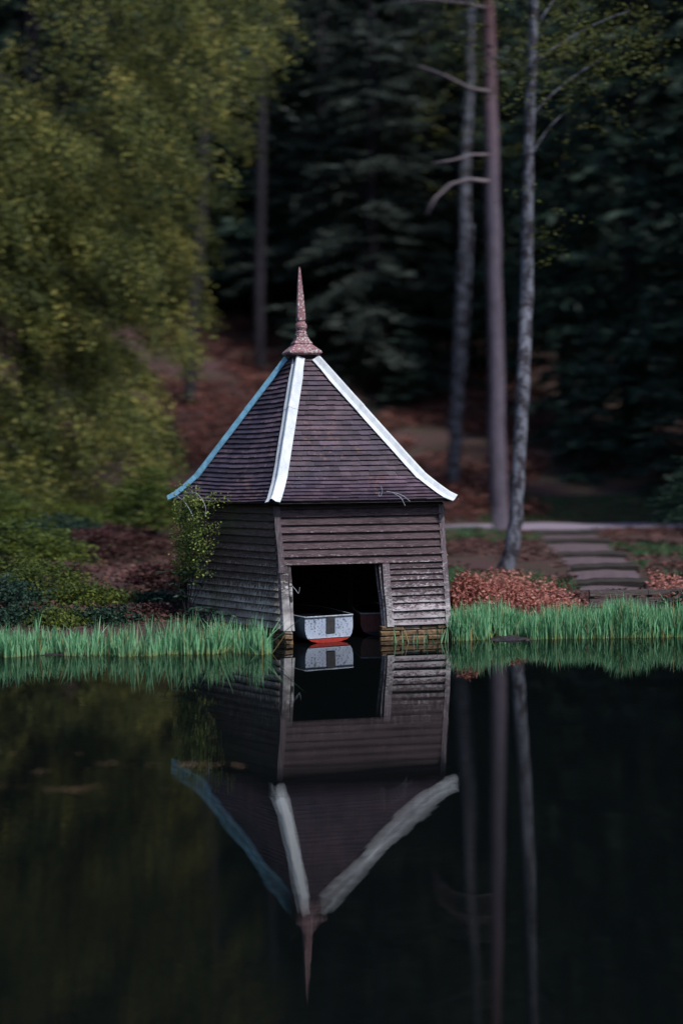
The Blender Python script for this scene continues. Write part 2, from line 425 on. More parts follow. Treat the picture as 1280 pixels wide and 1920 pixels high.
# ---------------------------------------------------------------- ground
def sst(a, b, v):
    t = np.clip((v - a) / (b - a), 0, 1); return t * t * (3 - 2 * t)
def shore(x):
    base = np.where(x < -1.0, 23.15 + .12 * np.sin(x * 1.3) + .01 * (x + 1) ** 2 * .3, 24.55 + .10 * np.sin(x * 2.1) + .16 * np.maximum(0, x - 2.5))
    k = sst(-1.6, -1.0, x) * (1 - sst(1.75, 2.1, x))
    return base * (1 - k) + 27.5 * k
def fbm(x, y, s=1.0):
    return (np.sin(x * .9 * s + 1.3) * np.cos(y * .7 * s + .4) + .5 * np.sin(x * 2.1 * s + y * 1.3 * s + 2) + .3 * np.cos(x * 3.9 * s - y * 4.3 * s)) / 1.8
def H(x, y):
    x = np.asarray(x, dtype=float); y = np.asarray(y, dtype=float)
    d = y - shore(x)
    lf = 1 - sst(-.10, .06, x / np.maximum(y, 5))     # 1 on the left, 0 on the right
    bank = -.55 + .62 * sst(-1.2, .5, d) + .24 * sst(.3, 2.2, d)
    pz = .54 + .80 * lf                         # height of the track
    g = bank + (pz - .31) * np.clip((d - 1.2) / 25, 0, 1) ** (1 + .4 * lf)
    far = np.maximum(0, y - 54.5)
    hill = far * (.17 + .05 * lf) + .0019 * far ** 2
    z = g + hill + .06 * fbm(x, y) * np.clip(d / 3, 0, 1) + .5 * fbm(x * .3, y * .3) * np.clip(far / 12, 0, 1)
    return z
def terrain():
    xs = np.concatenate([np.linspace(-150, -12, 36), np.arange(-11.5, 12.1, .25), np.linspace(13, 150, 36)])
    ys = np.concatenate([np.linspace(-90, -4, 16), np.arange(-3, 18, 1.5), np.arange(18.5, 30, .25), np.arange(30, 66, .8), np.linspace(67, 260, 60)])
    X, Y = np.meshgrid(xs, ys, indexing='ij')
    Z = H(X, Y)
    Z = np.where(Y < 18.4, -1.2, Z)
    near = -1.2 + 2.7 * sst(6.5, -.5, Y) + .02 * np.maximum(0, -Y)            # bank the camera stands on
    side = -1.2 + 2.0 * sst(24, 30, np.abs(X)) * sst(26, 20, Y)
    Z = np.where(Y < 18.4, np.maximum(near, side), Z)
    # the pond runs in under the boathouse
    for i in range(X.shape[0]):
        for j in range(X.shape[1]):
            if abs(X[i, j]) < 4 and 22 < Y[i, j] < 28.2 and inside_house(X[i, j], Y[i, j], -.02): Z[i, j] = min(Z[i, j], -.45)
    nx, ny = X.shape
    V = np.stack([X, Y, Z], -1).reshape(-1, 3)
    F = [(i * ny + j, (i + 1) * ny + j, (i + 1) * ny + j + 1, i * ny + j + 1) for i in range(nx - 1) for j in range(ny - 1)]
    o = mesh('ground', V, F, 'ground', smooth=True); tag(o, kind='structure')
terrain()
wv = [(-150, -60, 0), (150, -60, 0), (150, 31, 0), (-150, 31, 0)]
tag(mesh('water', wv, [(0, 1, 2, 3)], 'water'), kind='structure')
# far side of the pond behind the camera: bank the camera stands on is low and unseen

# path ribbon
def path():
    V = []; F = []; xs = np.arange(-40, 40.1, .8)
    for i, x in enumerate(xs):
        yc = 52.0 + .3 * math.sin(x * .15)
        for k, dy in enumerate((-2.1, -1, 0, 1, 2.1)):
            V.append((x, yc + dy, float(H(x, yc + dy)) + .05 + .03 * (1 - abs(dy) / 2.1)))
        if i:
            b = i * 5
            for k in range(4): F.append((b - 5 + k, b + k, b + k + 1, b - 4 + k))
    tag(mesh('path', V, F, 'path', smooth=True), kind='structure')
path()

# ---------------------------------------------------------------- boathouse
house = thing('boathouse', 'weathered timber boathouse with pointed tiled roof standing in the pond', 'boathouse', (CXE, CY, 0))
class Wall:
    def __init__(s, A, B):
        s.A = A; s.B = B; d = (B - A); s.len = Vector((d.x, d.y, 0)).length; s.n = Vector((d.y, -d.x, 0)).normalized()
    def p(s, u, z, o=0):
        q = s.A + (s.B - s.A) * u + s.n * o; return Vector((q.x + lean(z), q.y, z))
fw = Wall(WALLP[0], WALLP[1]); lw = Wall(WALLP[4], WALLP[0])
def clap(wall, u0, u1, z0, z1, parent, mat, tilt=(0, 0), out=.0):
    """one lapped board: bottom edge stands out, top tucked under the board above; slightly wavy"""
    n = max(3, int((u1 - u0) * wall.len / .35)); V = []; F = []
    ph = random.random() * 6; amp = random.uniform(.001, .004)
    lo = .054 + random.uniform(-.006, .008)
    cup = random.uniform(.0, .008)
    for i in range(n + 1):
        t = i / n; u = u0 + (u1 - u0) * t
        dz = tilt[0] + (tilt[1] - tilt[0]) * t + amp * math.sin(ph + t * 5)
        w_ = .003 * math.sin(ph * 2 + t * 8)
        V += [wall.p(u, z0 + dz, lo - .017 + out + w_), wall.p(u, z0 + dz, lo + out + w_), wall.p(u, z0 + dz + .004, lo + .002 + out + w_),
              wall.p(u, (z0 + z1) / 2 + dz, (lo + .008) / 2 + cup + out), wall.p(u, z1 + dz + .02, .006 + out), wall.p(u, z1 + dz + .02, -.008 + out)]
    for i in range(n):
        a = i * 6; b = a + 6
        for k in range(6):
            q = (k + 1) % 6; F.append((a + k, b + k, b + q, a + q))
    F.append(tuple(reversed(range(6)))); F.append(tuple(n * 6 + k for k in range(6)))
    o = mesh('board', V, F, mat, parent)
    la = o.data.attributes.new('lip', 'FLOAT', 'POINT'); la.data.foreach_set('value', [1, 1, 1, .25, 0, 0] * (n + 1))
    return o
def plank(wall, u0, u1, z0, z1, o0, o1, name, parent, mat, du=0, du1=None):
    """upright plank on a wall; du shifts its foot sideways"""
    du1 = du if du1 is None else du1
    m_ = MB(); n = 6
    V = []
    for i in range(n + 1):
        t = i / n; z = z0 + (z1 - z0) * t; s_ = du * (1 - t) + du1 * t * 0 + .0016 * math.sin(t * 9 + u0 * 50)
        V += [wall.p(u0 + s_, z, o0), wall.p(u0 + s_, z, o1), wall.p(u1 + s_, z, o1), wall.p(u1 + s_, z, o0)]
    F = [(3, 2, 1, 0), tuple(n * 4 + k for k in range(4))]
    for i in range(n):
        a = i * 4; b = a + 4
        for k in range(4): q = (k + 1) % 4; F.append((a + k, a + q, b + q, b + k))
    return mesh(name, V, F, mat, parent)
UO0, UO1 = .06, .595     # opening from u .06 to .595
ZT = 1.375               # lintel height
# front wall: frame as its own mesh, boards as sub-parts
def frame_mesh(wall, parent, name, openu=None):
    m_ = MB()
    def stud(u, z0, z1, wd=.07):
        du = wd / wall.len / 2
        m_.box8([wall.p(u - du, z0, -.09), wall.p(u + du, z0, -.09), wall.p(u + du, z0, -.01), wall.p(u - du, z0, -.01),
                 wall.p(u - du, z1, -.09), wall.p(u + du, z1, -.09), wall.p(u + du, z1, -.01), wall.p(u - du, z1, -.01)])
    m_.box8([wall.p(0, EZ - .1, -.1), wall.p(1, EZ - .1, -.1), wall.p(1, EZ - .1, -.012), wall.p(0, EZ - .1, -.012),
             wall.p(0, EZ, -.1), wall.p(1, EZ, -.1), wall.p(1, EZ, -.012), wall.p(0, EZ, -.012)])
    for u in ((.02, .63, .8, .98) if openu else (.02, .25, .5, .75, .98)): stud(u, .28, EZ - .1)
    if openu:
        m_.box8([wall.p(UO0, ZT + .04, -.1), wall.p(UO1, ZT + .04, -.1), wall.p(UO1, ZT + .04, -.012), wall.p(UO0, ZT + .04, -.012),
                 wall.p(UO0, ZT + .15, -.1), wall.p(UO1, ZT + .15, -.1), wall.p(UO1, ZT + .15, -.012), wall.p(UO0, ZT + .15, -.012)])
        for u in (.2, .4): stud(u, ZT + .15, EZ - .1)
    return m_.build(name, 'inner', parent)
wfront = frame_mesh(fw, house, 'front_wall', True)
z = ZT
for k in range(9):
    hgt = .137 + random.uniform(-.004, .004)
    if z > EZ - .04: break
    clap(fw, .012 + random.uniform(0, .004), .988 - random.uniform(0, .004), z, min(z + hgt, EZ - .02), wfront, 'board', (random.uniform(-.004, .004), random.uniform(-.004, .004)))
    z += hgt
zs = [.27, .392, .53, .665, .80, .94, 1.065, 1.17, 1.27, ZT]
for a, b in zip(zs[:-1], zs[1:]):
    clap(fw, .655, .985 + random.uniform(-.006, .002), a, b + .004, wfront, 'board', (random.uniform(-.006, .003), random.uniform(-.002, .005)))
# left wall
wleft = frame_mesh(lw, house, 'side_wall')
z = .27
k = 0
while z < EZ - .05:
    hgt = .1335 + random.uniform(-.003, .003)
    clap(lw, .01, .985 + random.uniform(-.006, .002), z, min(z + hgt, EZ - .02), wleft, 'board_left', (random.uniform(-.012, .004), random.uniform(-.003, .003)))
    z += hgt
# rear walls, unseen from the front but closing the shed
for i in (1, 2, 3):
    W = Wall(WALLP[i], WALLP[(i + 1) % 5]); m_ = MB()
    m_.box8([W.p(0.01, -.3, -.06), W.p(.99, -.3, -.06), W.p(.99, -.3, 0), W.p(0.01, -.3, 0), W.p(0.01, EZ, -.06), W.p(.99, EZ, -.06), W.p(.99, EZ, 0), W.p(0.01, EZ, 0)])
    o = m_.build('rear_wall', 'inner', house)
    z = .27
    while z < EZ - .05:
        clap(W, .01, .99, z, min(z + .2, EZ - .02), o, 'board_left'); z += .2
# corner boards, jambs
plank(fw, -.022, .014, 1.24, 2.40, .012, .055, 'corner_board', house, 'post', du=.012)
plank(lw, .975, 1.008, .24, 2.40, -.02, .028, 'corner_board', house, 'post')
plank(fw, .973, 1.004, .22, 2.38, .0, .05, 'corner_board', house, 'post', du=.012)
plank(fw, -.002, .042, .235, 1.39, .004, .040, 'jamb', house, 'peeled')['label'] = 'jamb with white paint peeling at its foot'
plank(fw, .046, .062, .235, 1.385, -.08, .030, 'jamb', house, 'peeled')
plank(fw, .61, .652, .25, ZT - .01, -.01, .045, 'jamb', house, 'post', du=.012)
plank(fw, .592, .604, .22, ZT - .01, -.1, .0, 'jamb', house, 'post', du=.02)
plank(fw, .577, .586, .12, ZT - .01, -.16, -.10, 'jamb', house, 'post', du=.03)
m_ = MB()    # latch block on the left jamb
m_.box8([fw.p(.0475, .74, .031), fw.p(.060, .74, .031), fw.p(.060, .74, .045), fw.p(.0475, .74, .045), fw.p(.0475, .83, .031), fw.p(.060, .83, .031), fw.p(.060, .83, .045), fw.p(.0475, .83, .045)])
m_.build('latch', 'motor_pad', house)
# interior posts and a cross beam, just readable in the dark
for px, D in ((655, 26.4), (668, 27.2)):
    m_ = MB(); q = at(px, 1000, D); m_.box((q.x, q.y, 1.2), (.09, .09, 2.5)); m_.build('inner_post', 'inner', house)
# stone base
def brick(wall, u0, u1, z0, z1, o0, o1, parent, mat):
    j = lambda s_: random.uniform(-s_, s_)
    ch = .016
    P = [(u0 + j(.0015), z0 + j(.009)), (u1 + j(.003), z0 + j(.009)), (u1 + j(.003), z1 + j(.009)), (u0 + j(.003), z1 + j(.009))]
    cu = (u0 + u1) / 2; cz = (z0 + z1) / 2; f_ = o1 + j(.022)
    V = [wall.p(u, z, o0) for u, z in P] + [wall.p(u, z, f_ - ch) for u, z in P]
    for u, z in P:
        su = 1 if u > cu else -1; sz = 1 if z > cz else -1
        V.append(wall.p(u - su * ch / wall.len, z - sz * ch, f_ + j(.004)))
    F = [(3, 2, 1, 0)] + [(k, (k + 1) % 4, 4 + (k + 1) % 4, 4 + k) for k in range(4)] + [(4 + k, 4 + (k + 1) % 4, 8 + (k + 1) % 4, 8 + k) for k in range(4)] + [(8, 9, 10, 11)]
    F = [tuple(reversed(f)) for f in F]
    return mesh('brick', V, F, mat, parent)
def base_wall(wall, u0, u1, rows, o1, lens, hide=0):
    m_ = MB(); m_.box8([wall.p(u0 + .003, -.5, -.10), wall.p(u1 - .003, -.5, -.10), wall.p(u1 - .003, -.5, o1 - .035), wall.p(u0 + .003, -.5, o1 - .035),
                        wall.p(u0 + .003, rows[-1][1] - .006, -.10), wall.p(u1 - .003, rows[-1][1] - .006, -.10), wall.p(u1 - .003, rows[-1][1] - .006, o1 - .035), wall.p(u0 + .003, rows[-1][1] - .006, o1 - .035)])
    b = m_.build('stone_base', 'mortar', house)
    for r_, (z0, z1) in enumerate(rows):
        u = u0 + random.uniform(-.006, .006)
        while u < u1 - .01:
            L_ = random.uniform(*lens) / wall.len; v = min(u + L_, u1)
            if u1 - v < .1 / wall.len: v = u1
            mt = 'stone_dark' if z1 < .1 else random.choice(['stone', 'stone_dark', 'stone_pale', 'stone_dark', 'stone'])
            brick(wall, u + .002, v - .002, z0, z1 - .008, -.08, o1 + random.uniform(-.008, .012), b, mt); u = v
    return b
rows = [(-.10, -.01), (-.01, .085), (.085, .18), (.18, .262)]
base_wall(fw, .58, .985, rows, .02, (.22, .46))
base_wall(fw, .0, .052, rows, .02, (.3, .4))
base_wall(lw, .05, 1.0, rows, .0, (.25, .5))

# roof -----------------------------------------------------------------------
NF, NU = 7, 27
def prof(t):
    """t in rows from the eave: returns radius fraction, height"""
    if t <= NF:
        s = t / NF; r = 1 - .215 * s; z = EZ + (.030 * s + .394 * s ** 1.18)
    else:
        s = (t - NF) / NU; r = .785 * (1 - s); z = EZ + .424 + (APZ - EZ - .424) * s
    return r, z
def rp(corner, t):
    r, z = prof(t); a = axis(z); e = EAVE[corner]
    return Vector((a.x + (e.x - CXE) * r, a.y + (e.y - CY) * r, z))
roof_m = MB()
for c in range(5):
    d_ = (c + 1) % 5
    for t in list(range(0, NF + NU)):
        roof_m.add([rp(c, t) - Vector((0, 0, .03)), rp(d_, t) - Vector((0, 0, .03)), rp(d_, min(t + 1, 33.5)) - Vector((0, 0, .03)), rp(c, min(t + 1, 33.5)) - Vector((0, 0, .03))], [(0, 1, 2, 3)])
    # soffit and fascia
    o1, o2 = EAVE[c], EAVE[d_]; w1, w2 = WALLP[c], WALLP[d_]
    dz = Vector((0, 0, -.035))
    roof_m.add([o1 + dz, o2 + dz, w2 + dz, w1 + dz], [(3, 2, 1, 0)])
    roof_m.add([o1 + dz, o2 + dz, o2 - Vector((0, 0, .031)), o1 - Vector((0, 0, .031))], [(0, 1, 2, 3)])
roof = roof_m.build('roof', 'deck', house)
def course(c, t, skew=0):
    d_ = (c + 1) % 5
    A0, B0 = rp(c, t), rp(d_, t)
    top = min(t + 1.25, 33.9)
    if skew:
        k = skew * max(0, (t - NF)) / NU
        A0 = rp(c, max(0, t - k)); A1 = rp(c, max(0, top - k))
    else: A1 = rp(c, top)
    B1 = rp(d_, top)
    n = (B0 - A0).cross(A1 - A0)
    n.normalize()
    if n.z < 0: n = -n
    L_ = (B0 - A0).length
    k = max(2, int(round(L_ / .17))); V = []; F = []
    us = [0.0]; off = .5 if t % 2 else 0
    for i in range(1, k + 1):
        u = (i - off) / k
        if 0 < u < 1: us.append(u)
    us.append(1.0)
    sec = []
    for i in range(len(us) - 1):
        hh = .040 + random.uniform(-.004, .005); dr = random.uniform(-.005, .005)
        gap = .0025 / max(L_, .1)
        sec.append((us[i] + gap * (i > 0), hh, dr)); sec.append((us[i + 1] - gap * (i < len(us) - 2), hh + random.uniform(-.002, .002), dr + random.uniform(-.002, .002)))
    down = (A0 - A1).normalized()
    for u, hh, dr in sec:
        sag = -.012 * math.sin(math.pi * u) * (L_ / 3) - (.03 * math.sin(math.pi * u) * (L_ / 3) if c == 4 else 0)
        P0 = A0.lerp(B0, u) + down * dr + Vector((0, 0, sag)); P1 = A1.lerp(B1, u) + Vector((0, 0, sag))
        V += [P0 - n * .004, P0 + n * hh, P1 + n * .004, P1 - n * .01]
    m2 = len(sec)
    for i in range(m2 - 1):
        a = i * 4; b = a + 4
        for q in range(4): F.append((a + q, b + q, b + (q + 1) % 4, a + (q + 1) % 4))
    F.append((3, 2, 1, 0)); F.append(tuple(4 * (m2 - 1) + q for q in range(4)))
    o = mesh('tile_course', V, F, 'tile', roof)
    tn = []
    for i in range(m2 - 1):
        if i % 2 == 0: v_ = random.random()
        tn += [v_] * 4
    o.data.attributes.new('rnd', 'FLOAT', 'FACE').data.foreach_set('value', tn + [.5, .5])
for c in range(5):
    if c in (0, 4):
        for t in range(0, NF + NU - 3): course(c, t, skew=1.1 if c == 4 else 0)
    else:
        for t in range(0, NF + NU - 3, 1): course(c, t)
# hip cappings
def hip(c, segs):
    f1, f2 = (c - 1) % 5, c     # faces either side: between corners c-1,c and c,c+1
    def faceN(cc, t):
        d_ = (cc + 1) % 5
        n = (rp(d_, t) - rp(cc, t)).cross(rp(cc, t + .5) - rp(cc, t)); n.normalize()
        return n if n.z > 0 else -n
    def wing(cc, t, d):
        n = faceN(cc, t); w_ = n.cross(d).normalized()
        d_ = (cc + 1) % 5; mid = (rp(cc, t) + rp(d_, t)) / 2 - rp(c, t)
        return (w_ if w_.dot(mid) > 0 else -w_), n
    for (t0, t1) in segs:
        N = 5; V = []; F = []
        for i in range(N + 1):
            t = t0 + (t1 - t0) * i / N
            tt = min(max(t, .05), 33)
            if t0 < NF: tn = min(tt, NF - .6)
            else: tn = max(tt, NF + .1)
            d = (rp(c, min(tn + .5, 33.5)) - rp(c, tn)).normalized()
            w1, n1 = wing(f1, tn, d); w2, n2 = wing(f2, tn, d); nm = (n1 + n2).normalized()
            P = rp(c, t) + (d * -.03 if i == 0 else Vector())
            lap = .054 + (.006 if i == 0 else 0)
            wd = (.122 if c != 4 else .085) * (1 if t < 28 else .85)
            rr = .030
            wob = .003 * math.sin(t * 3.1 + c)
            prof_ = [P + w1 * wd + n1 * (.046 + wob), P + w1 * wd + n1 * (lap + .004 + wob), P + w1 * .05 + n1 * lap]
            for a_ in (150, 110, 70, 30):
                s_ = (w2 - w1).normalized()
                prof_.append(P + nm * (lap + .012) + s_ * math.cos(R(a_)) * rr + nm * math.sin(R(a_)) * rr)
            prof_ += [P + w2 * .05 + n2 * lap, P + w2 * wd + n2 * (lap + .004 - wob), P + w2 * wd + n2 * (.046 - wob)]
            V += prof_
        K = 10
        for i in range(N):
            a = i * K; b = a + K
            for q in range(K - 1): F.append((a + q, a + q + 1, b + q + 1, b + q))
        o = mesh('hip_capping', V, F, 'capping' if c != 4 else 'capping_shaded', roof, smooth=False)
        if c == 4: o['label'] = 'hip capping on the left, coloured blue for its skylit shade'
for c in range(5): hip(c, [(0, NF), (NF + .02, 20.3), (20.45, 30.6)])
# finial
fin_z0 = at(565, 666, 25.3).z
def finial():
    b = R(16.5); V = []; F = []
    def ring(z, half, kind, lean_=0):
        """square ring half-width or round ring radius, 16 verts"""
        a = axis(min(z, APZ)); cx, cy = a.x - .017 * max(0, z - APZ) - .0, CY
        pts = []
        for k in range(16):
            th = 2 * math.pi * (k + .5) / 16
            if kind == 's':
                x, y = math.cos(th), math.sin(th); s_ = half / max(abs(x), abs(y)); x *= s_; y *= s_
                x = max(-half, min(half, x * 1.0)); y = max(-half, min(half, y))
                # pull the two verts beside each corner onto it
                if abs(abs(x) - abs(y)) < half * .45: x = math.copysign(half, x); y = math.copysign(half, y)
            else: x, y = half * math.cos(th), half * math.sin(th)
            pts.append((cx + x * math.cos(b) - y * math.sin(b), cy + x * math.sin(b) + y * math.cos(b), z))
        return pts
    Z = lambda py: at(565, py, 25.3).z
    seq = [(Z(672), .17, 's'), (Z(667), .20, 's'), (Z(665), .285, 's'), (Z(663), .300, 's'), (Z(660.5), .298, 's'), (Z(658), .28, 's'), (Z(646), .155, 's'), (Z(644.5), .165, 's'), (Z(643), .16, 's'),
           (Z(638), .125, 's'), (Z(633), .108, 's'), (Z(632), .115, 'r'), (Z(627), .115, 'r'), (Z(625.5), .095, 'r'), (Z(624), .10, 'r'), (Z(621), .10, 'r'), (Z(620), .085, 'r'),
           (Z(618), .09, 'r'), (Z(614), .108, 'r'), (Z(609), .106, 'r'), (Z(605), .085, 'r'), (Z(602.5), .07, 'r'), (Z(601), .084, 'r'), (Z(598), .082, 's8'), (Z(580), .074, 's8'), (Z(560), .062, 's8'), (Z(540), .047, 's8'), (Z(520), .032, 's8'), (Z(503), .017, 's8'), (Z(500), .006, 's8')]
    K = 16
    for zz, h_, kd in seq:
        if kd == 's8':
            sq = ring(zz, h_ * .88, 's'); V += sq
        else: V += ring(zz, h_, kd)
    for i in range(len(seq) - 1):
        for q in range(K):
            a = i * K + q; a2 = i * K + (q + 1) % K
            F.append((a, a2, a2 + K, a + K))
    F.append(tuple(reversed(range(K)))); F.append(tuple((len(seq) - 1) * K + q for q in range(K)))
    mesh('finial', V, F, 'terracotta', roof)
    return
finial()
# crown block hidden under the finial cap closing the top of the roof
m_ = MB(); a = axis(APZ - .33)
m_.box((a.x, a.y, Z0 if False else fin_z0 - .10), (.40, .40, .22), R(16.5)); m_.build('roof_cap_block', 'deck', roof)

# ---------------------------------------------------------------- boats
def boat(name, label, transom_c, heading, L_, halfw, hgt, mats, pad=True):
    """open rowing dinghy, flat transom towards the viewer; heading = unit vector transom->bow"""
    t = thing(name, label, 'boat', (transom_c[0], transom_c[1], 0))
    hx = Vector((heading[0], heading[1], 0)).normalized(); sx = Vector((hx.y, -hx.x, 0))
    C_ = Vector((transom_c[0], transom_c[1], 0))
    # half section, from gunwale to keel: (fraction of half width, height)
    sec = [(.985, 1.0), (1.0, .75), (.995, .5), (.955, .3), (.875, .17), (.74, .075), (.5, .015), (0, -.03)]
    def P(s, fx, fz, inset=0):
        wd = halfw * (1 + .25 * math.sin(min(s * 2.2, 1.57))) * (1 - max(0, (s - .45) / .55) ** 2.1) + .004
        sheer = hgt * (1 - .05 * s)
        return C_ + hx * (s * L_) + sx * (fx * max(wd - inset, .002)) + Vector((0, 0, fz * sheer + (.5 * s ** 4 * hgt if fz < .3 else 0) + inset * .6))
    S = [0, .12, .25, .4, .55, .7, .82, .92, 1.0]
    full = [(-a, b) for a, b in sec] + [(a, b) for a, b in reversed(sec[:-1])]
    K = len(full)
    def loft(k0, k1, name_, mat, inset=0, flip=False):
        V = []; F = []
        for s in S:
            for q in range(k0, k1 + 1): V.append(P(s, *full[q], inset))
        n = k1 - k0 + 1
        for i in range(len(S) - 1):
            for q in range(n - 1): F.append((i * n + q, i * n + q + 1, (i + 1) * n + q + 1, (i + 1) * n + q))
        if flip: F = [tuple(reversed(f)) for f in F]
        return V, F, name_, mat
    hb = MB()
    for k0, k1 in ((0, 4), (10, 14)):
        V, F, *_ = loft(k0, k1, '', ''); hb.add(V, F)
    hb.build('hull', mats[1], t, smooth=True)
    V, F, *_ = loft(0, 14, '', '', inset=.02); mesh('lining', V, F, 'inner', t, smooth=True)  # near-black wood here puts the roof's shadow into the hull's inside
    V, F, *_ = loft(4, 10, '', ''); mesh('bottom', V, F, mats[2], t, smooth=True)
    # transom, upper painted board and red foot
    def plate(lo, hi, name_, mat, o=0.0, z1=None):
        front = [P(0, *full[q]) - hx * (.004 + o) for q in range(lo, hi + 1)]; back = [v + hx * .03 for v in front]
        n = len(front)
        F = [tuple(reversed(range(n))), tuple(range(n, 2 * n))] + [(k, (k + 1) % n, n + (k + 1) % n, n + k) for k in range(n)]
        return mesh(name_, front + back, F, mat, t)
    up = [0, 1, 2, 3, 4, 10, 11, 12, 13, 14]
    front = [P(0, *full[q]) - hx * .004 for q in up]; back = [v + hx * .03 for v in front]; n = len(front)
    mesh('transom', front + back, [tuple(reversed(range(n))), tuple(range(n, 2 * n))] + [(k, (k + 1) % n, n + (k + 1) % n, n + k) for k in range(n)], mats[0], t)
    plate(4, 10, 'transom_foot', mats[2])
    g = MB(); g.tube([P(0, -.99, 1.0) - hx * .02, P(0, .99, 1.0) - hx * .02], .014, 6); g.build('transom_rail', 'rail', t)
    for s_ in (-1, 1):
        g = MB(); g.tube([P(s, s_ * .985, 1.0) for s in S], .015, 6); g.build('gunwale', 'rail', t)
    for s in (.28, .55):
        g = MB(); a_, b_ = P(s, -.95, .7), P(s, .95, .7); g.box8([a_, b_, b_ + hx * .2, a_ + hx * .2] + [v + Vector((0, 0, .02)) for v in (a_, b_, b_ + hx * .2, a_ + hx * .2)]); g.build('thwart', 'timber', t)
    if pad:
        g = MB()
        def q(fx, z, o): return C_ + sx * fx - hx * o + Vector((0, 0, z))
        g.box8([q(-.06, .165, .006), q(.105, .165, .006), q(.105, .165, .022), q(-.06, .165, .022), q(-.055, hgt - .005, .006), q(.11, hgt - .005, .006), q(.11, hgt - .005, .022), q(-.055, hgt - .005, .022)])
        g.build('motor_pad', 'motor_pad', t)
        g = MB(); g.tube([q(-halfw * .86, .085, .008), q(halfw * .86, .085, .008)], .008, 5); g.build('rubbing_strip', 'rail', t)
    return t
bt = at(617, 1207, 24.1)
boat('rowing_boat', 'small boat with flaking pale blue transom and red bottom moored in the boathouse', (bt.x, bt.y), (-.42, .9), 2.6, .455, .46, ('hull', 'hull_side', 'hull_red'))
bt2 = at(722, 1200, 25.0)
boat('rowing_boat', 'dark maroon boat half hidden behind the right jamb inside the boathouse', (bt2.x - .02, bt2.y), (-.05, 1), 2.0, .42, .40, ('hull_maroon', 'hull_maroon', 'motor_pad'), pad=False)

# ---------------------------------------------------------------- reeds
def blades(n, base, hgt, wd, lean_s=.22, bend=.16):
    """n blades: base (n,3), hgt (n,), returns quads (n*3,4,3), h per corner"""
    az = rng.random(n) * 2 * math.pi
    ln = np.abs(rng.normal(0, lean_s, n)) * np.where(rng.random(n) < .10, 4.0, 1.0); dr = np.stack([np.cos(az), np.sin(az), np.zeros(n)], 1)
    fa = rng.normal(0, .8, n); side = np.stack([np.cos(fa), np.sin(fa), np.zeros(n)], 1)
    bn = bend * rng.random(n) ** 2
    def pt(t): return base + dr * ((ln * t + bn * t ** 2.5) * hgt)[:, None] + np.array([0, 0, 1.0]) * (t * hgt * (1 - .25 * bn * t))[:, None]
    ts = [0, .35, .7, 1.0]; ws = [.7, 1.0, .75, .05]
    Q = []; Hh = []
    for i in range(3):
        a, b = pt(ts[i]), pt(ts[i + 1]); wa, wb = (wd * ws[i] / 2)[:, None], (wd * ws[i + 1] / 2)[:, None]
        Q.append(np.stack([a - side * wa, a + side * wa, b + side * wb, b - side * wb], 1))
        Hh.append(np.tile([ts[i], ts[i], ts[i + 1], ts[i + 1]], (n, 1)))
    return np.concatenate(Q), np.concatenate(Hh)
def reed_bed(name, label, clumps, hmean, mat='reed', group=None, kind='stuff', per=(6, 12), lean_s=.11):
    B = []; Hs = []
    for (x, y, s) in clumps:
        k = int(rng.integers(*per)); r_ = rng.normal(0, .045, (k, 2))
        z = max(float(H(x, y)), -.04)
        for q in range(k):
            B.append((x + r_[q, 0], y + r_[q, 1], z - .03)); Hs.append(hmean * s * rng.choice([rng.uniform(.35, .8), rng.uniform(.8, 1.2)], p=[.35, .65]))
    B = np.array(B); Hs = np.array(Hs); n = len(B)
    Q, hh = blades(n, B, Hs, rng.uniform(.012, .027, n), lean_s)
    rd = np.tile(rng.random(n), 3)
    if kind == 'stuff':
        o = quads(name, Q, mat, rnd=rd, h=hh); tag(o, label, 'reeds', group, 'stuff')
    else:
        o = quads(name, Q, mat, rnd=rd, h=hh); tag(o, label, 'reeds', group)
    return o
cl = []
for _ in range(1050):
    x = rng.uniform(-11, -1.25); y = 22.72 + .28 * abs(rng.normal()) ** 1.3 + .12 * math.sin(x * 2.3) + .08 * math.sin(x * 6.1)
    if inside_house(x, y, .04): continue
    if rng.random() < .35 + .25 * math.sin(x * 7.3 + 2 * math.sin(x * 2.9)): continue
    cl.append((x, y, rng.uniform(.6, 1.2) * (1 + .14 * math.sin(x * 1.7))))
reed_bed('reed_bed', 'long bed of green iris blades along the bank left of the boathouse', cl, .49)
cl = []
for _ in range(2600):
    x = rng.uniform(1.95, 6.6); y = 24.2 + .05 * (x - 2) + rng.random() ** 1.6 * np.interp(x, [2, 3.5, 5.5], [.55, .95, .6])
    if rng.random() < .3 + .35 * math.sin(x * 4.1 + y * 3): continue
    if x > 2.5 and x < 3.3 and y < 24.6 + 0 * x: continue
    if inside_house(x, y, .02): continue
    cl.append((x, y, rng.uniform(.6, 1.2) * (.90 + .10 * math.sin(x * 1.9 + 4.2) + .10 * math.sin(x * 5.3))))
for _ in range(900):
    x = rng.uniform(6.2, 14); y = 24.7 + .1 * (x - 6) + rng.random() * 1.0; cl.append((x, y, rng.uniform(.6, .95)))
reed_bed('reed_bed', 'broad bed of tall green iris blades right of the boathouse', cl, .57)
q = at(487, 1224, 22.95)
reed_bed('reed_clump', 'dark taller clump of iris blades against the left corner of the boathouse', [(q.x + rng.normal(0, .09), q.y + rng.normal(0, .05), 1) for _ in range(7)], .62, kind='thing', lean_s=.2)
